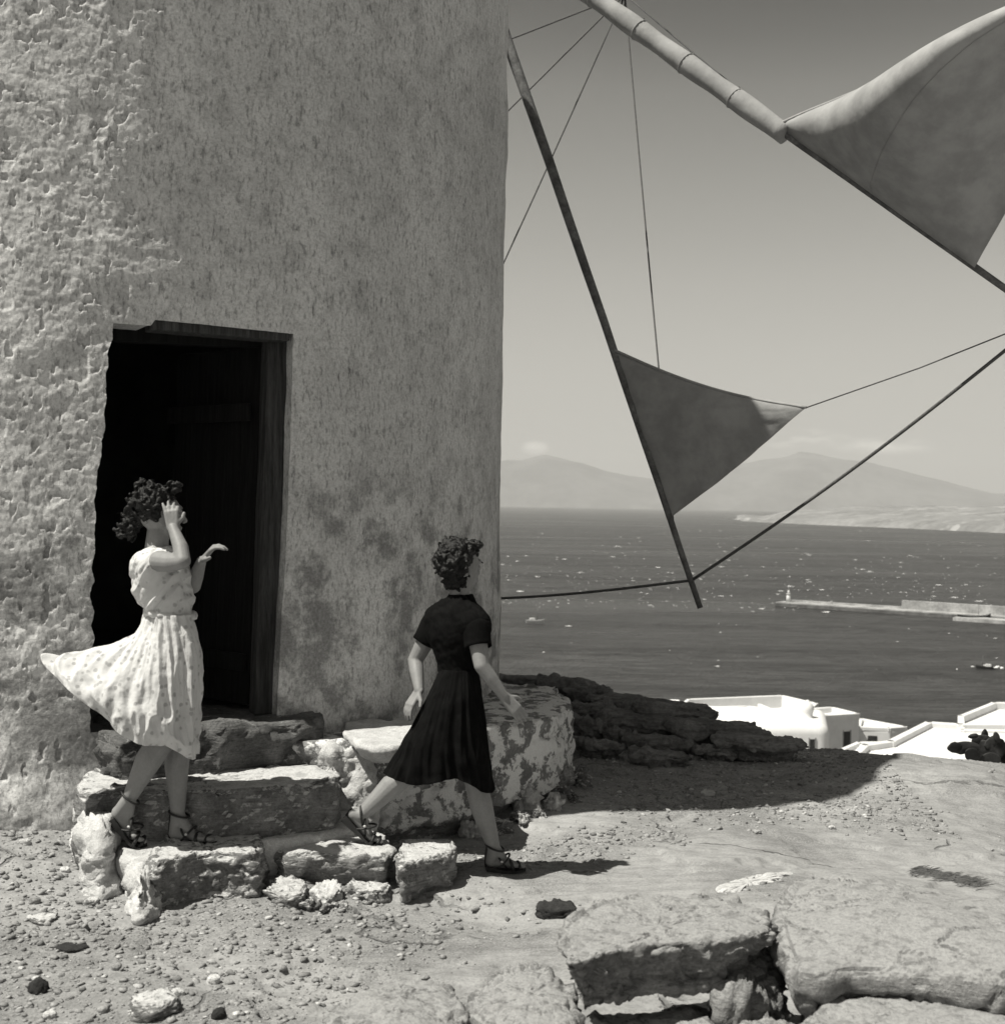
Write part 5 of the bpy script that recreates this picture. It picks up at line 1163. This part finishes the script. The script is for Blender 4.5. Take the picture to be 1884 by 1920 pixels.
    for i in range(150):                       # the mass blown out behind the neck
        s = r_.rand(); p = Q(266 - 26 * s + 7 * r_.randn(), 932 + 66 * s + 5 * r_.randn(), r_.uniform(-.055, .055)); an.append((p, np.array([-.35, .3 * r_.randn(), -.55 + .4 * r_.randn()]), r_.uniform(.02, .040), .010))
    for i in range(46):
        g_ = r_.rand(); p = Q(258 + 30 * g_ if i % 2 else 318 + 18 * g_, 916 + 5 * r_.randn(), r_.uniform(-.05, .05)); an.append((p, np.array([.2 * r_.randn(), .3 * r_.randn(), .8]), r_.uniform(.008, .022), .010))
    core = [(hcx + [-.022, .0, .014], (.090, .086, .084), None, 24, 16), (Q(262, 965, 0), (.042, .055, .060), None, 18, 12), (Q(246, 990, 0), (.028, .045, .040), None, 18, 12)]
    curly_mass('hair', core, an, t, 4)
    w_ = [(p_, d_, L_ * 1.5, .012) for p_, d_, L_, q_ in an[::4]]; curls('hair_wisps', w_ + w_, t, M['hair'], seed=6, rad=0.0011)
woman_in_white()

def woman_in_black():
    D = 6.02; Q = lambda px, py, dd=0.0: P(px, py, D + dd)
    gt = Pg(945, 1632)
    t = thing('person', 'woman in a black short sleeved dress striding off the steps, seen from behind', 'person', gt)
    fw = unit(np.array([0.72, 0.69, -0.10]))
    hc, he, eyes, T = head(Q(866, 1062, 0), fw, np.array([0.02, 0, 1.0]), 0.98)
    neck = [(Q(864, 1092), Q(860, 1130), .043, .048)]
    sL, sR = Q(820, 1160, .09), Q(890, 1166, -.10)
    eL, wL = Q(779, 1238, .10), Q(786, 1294, .0); eR, wR = Q(903, 1248, -.17), Q(945, 1306, -.16)
    arms = chain([sL, (sL + eL) / 2, eL], [.050, .044, .036]) + chain([eL, eL * .6 + wL * .4, wL], [.036, .034, .023])
    arms += chain([sR, (sR + eR) / 2, eR], [.050, .043, .035]) + chain([eR, eR * .6 + wR * .4, wR], [.035, .033, .022])
    hL = hand(wL, Q(766, 1326, -.03) - wL, np.array([-.8, -.6, 0]), np.array([.7, -.6, .2]), 0.160, 0.35, 0.10)
    hR = hand(wR, Q(972, 1336, -.15) - wR, np.array([.3, -.9, .3]), np.array([.6, .3, -.5]), 0.165, 0.28, 0.10)
    tor = [(Q(858, 1165), (.09, .09, .09), None), (Q(860, 1215), (.075, .075, .12), None), (Q(860, 1290), (.07, .08, .10), None)]
    tcap = [(sL, sR, .045, .045)] + chain([Q(858, 1168), Q(860, 1230), Q(860, 1300)], [.06, .06, .07])
    hipL, hipR = Q(842, 1320, .04), Q(868, 1322, -.02)
    kL, aL = Q(762, 1450, -.02), Q(676, 1530, -.07)
    kR, aR = Q(893, 1472, .02), Q(926, 1590, .03)
    heL, baL, toL = Q(664, 1527, -.07), Q(694, 1568, -.07), Q(714, 1576, -.06)
    zt = gt[2]
    heR = Q(920, 1614, .04); baR = Q(958, 1620, .06); toR = Q(980, 1622, .07)
    legs = chain([hipL, kL, kL * .66 + aL * .34 + [0, 0, .006], aL], [.070, .052, .053, .030]) + chain([hipR, kR, kR * .66 + aR * .34 + [-.004, 0, 0], aR], [.070, .052, .054, .030])
    feet = []
    for h_, b_, to_, a_ in ((heL, baL, toL, aL), (heR, baR, toR, aR)):
        feet += [(a_, h_, .031, .027), (a_, b_ * .6 + h_ * .4 + [0, 0, .016], .030, .023), (h_, b_, .025, .021)]
        sd = unit(np.cross(to_ - b_, [0, 0, 1.]))
        for q in (-1, -.45, .1, .6, 1): feet.append((b_ + sd * q * .023, to_ + sd * q * .023, .012, .009))
    body_mesh('body', hc + neck + arms + hL + hR + tcap + legs + feet, he + tor, M['skin'], 0.0040, t, 3)
    face_parts(eyes, T, t)
    def bd(s_, a_, v):
        dgn = np.stack([v[:, 0] * 1.0 + v[:, 2] * 0.5, v[:, 1], v[:, 2] - v[:, 0] * .4], -1)
        return 0.008 * fbm(dgn * [1, 1, 2.2], 9, 3, 25) + 0.005 * (0.6 - 3 * np.abs(fbm(dgn * [2, 1, .8], 9, 3, 28)))
    rows = [(862, 1114, .054, .054), (861, 1122, .062, .075), (858, 1136, .082, .135), (857, 1152, .105, .182), (857, 1172, .118, .185), (858, 1196, .118, .165), (860, 1222, .104, .130), (861, 1244, .092, .108), (862, 1260, .092, .104)]
    loft('bodice', torso_rings(rows, Q, fw), 200, 110, M['black_cloth'], t, bd, 0.004)
    for a_, b_, nm in ((sL, sL * .42 + eL * .58, 1), (sR, sR * .42 + eR * .58, 2)):
        pts = np.array([a_ + (b_ - a_) * q for q in np.linspace(-.15, 1, 12)]); v, f = tube(pts, np.array([.02, .050, .060, .064, .065, .065, .064, .063, .062, .061, .061, .062]), 36, False)
        v = v + 0.006 * fbm(v, 12, 3, nm)[:, None]; o = mk('sleeve', v, f, M['black_cloth'], parent=t); md = o.modifiers.new('t', 'SOLIDIFY'); md.thickness = 0.004
    W_ = [Q(894, 1255, 0), Q(884, 1257, -.09), Q(861, 1258, -.105), Q(838, 1257, -.09), Q(827, 1255, 0), Q(838, 1254, .09), Q(861, 1253, .105), Q(884, 1254, .09)]
    Hp = [Q(904, 1322, 0), Q(892, 1325, -.12), Q(856, 1326, -.15), Q(814, 1324, -.12), Q(797, 1320, 0), Q(814, 1318, .12), Q(856, 1316, .14), Q(892, 1318, .12)]
    Md = [Q(912, 1405, 0), Q(900, 1408, -.12), Q(850, 1408, -.16), Q(790, 1404, -.12), Q(757, 1398, -.02), Q(778, 1392, .12), Q(850, 1390, .18), Q(900, 1398, .13)]
    Hm = [Q(922, 1482, 0), Q(908, 1486, -.11), Q(856, 1462, -.16), Q(782, 1472, -.12), Q(728, 1454, -.03), Q(764, 1450, .09), Q(850, 1456, .18), Q(905, 1478, .13)]
    def fold(s, a, v):
        p = np.stack([np.cos(a) * 1.9, np.sin(a) * 1.9, s * 0.5], -1); r1 = np.abs(fbm(p, 1.5, 3, 31))
        return (0.030 - 0.11 * r1) * (0.15 + 0.85 * s) * 0.6 + 0.007 * fbm(v, 9, 3, 6) + 0.012 * s ** 3 * fbm(v, 14, 2, 7)
    loft('skirt', [W_, Hp, Md, Hm], 300, 120, M['black_cloth'], t, fold, 0.003)
    upL = np.cross(np.array([0, 1., 0]), toL - heL); upL = upL if upL[2] > 0 else -upL
    sandal(t, heL + unit(upL) * -.028, baL + [0, 0, -.022], toL + [0, 0, -.012], aL, upL, wedge=0.02)
    sandal(t, heR + [0, 0, -.028], baR + [0, 0, -.024], toR + [0, 0, -.014], aR, np.array([0, 0, 1.]), wedge=0.006)
    hcx = Q(857, 1053, 0); r_ = np.random.RandomState(13); an = []
    for i in range(420):
        a = r_.uniform(0, 6.283); e = r_.uniform(-.9, 1.5); n_ = np.array([math.cos(a) * math.cos(e), math.sin(a) * math.cos(e), math.sin(e)])
        if n_[0] > 0.62 and n_[2] < 0.3: continue
        p = hcx + [-.004, -.004, .006] + n_ * [.088, .084, .088]; an.append((p, n_ * 0.35 + np.array([-.4, .0, .05]) + 0.5 * r_.randn(3), r_.uniform(.010, .024), .008))
    for i in range(70):
        a = r_.uniform(2.0, 5.6); n_ = unit([math.cos(a), math.sin(a), r_.uniform(-.9, .4)]); an.append((Q(856, 1086, -.01) + n_ * [.040, .046, .042], np.array([-.2, -.1, -.5]) + 0.5 * r_.randn(3), r_.uniform(.012, .028), .010))
    for i in range(26): an.append((Q(878 + 20 * r_.rand(), 1020 + 8 * r_.rand(), r_.uniform(-.04, .04)), np.array([.35 + .2 * r_.randn(), .3 * r_.randn(), .4]), .02, .012))
    core = [(hcx + [-.006, -.006, .004], (.092, .088, .090), None, 24, 16), (Q(855, 1088, -.01), (.046, .054, .050), None, 18, 12)]
    curly_mass('hair', core, an, t, 14)
    w_ = [(p_, d_, L_ * 1.6, .010) for p_, d_, L_, q_ in an[::4]]; curls('hair_wisps', w_ + w_, t, M['hair'], seed=16, rad=0.0011)
woman_in_black()
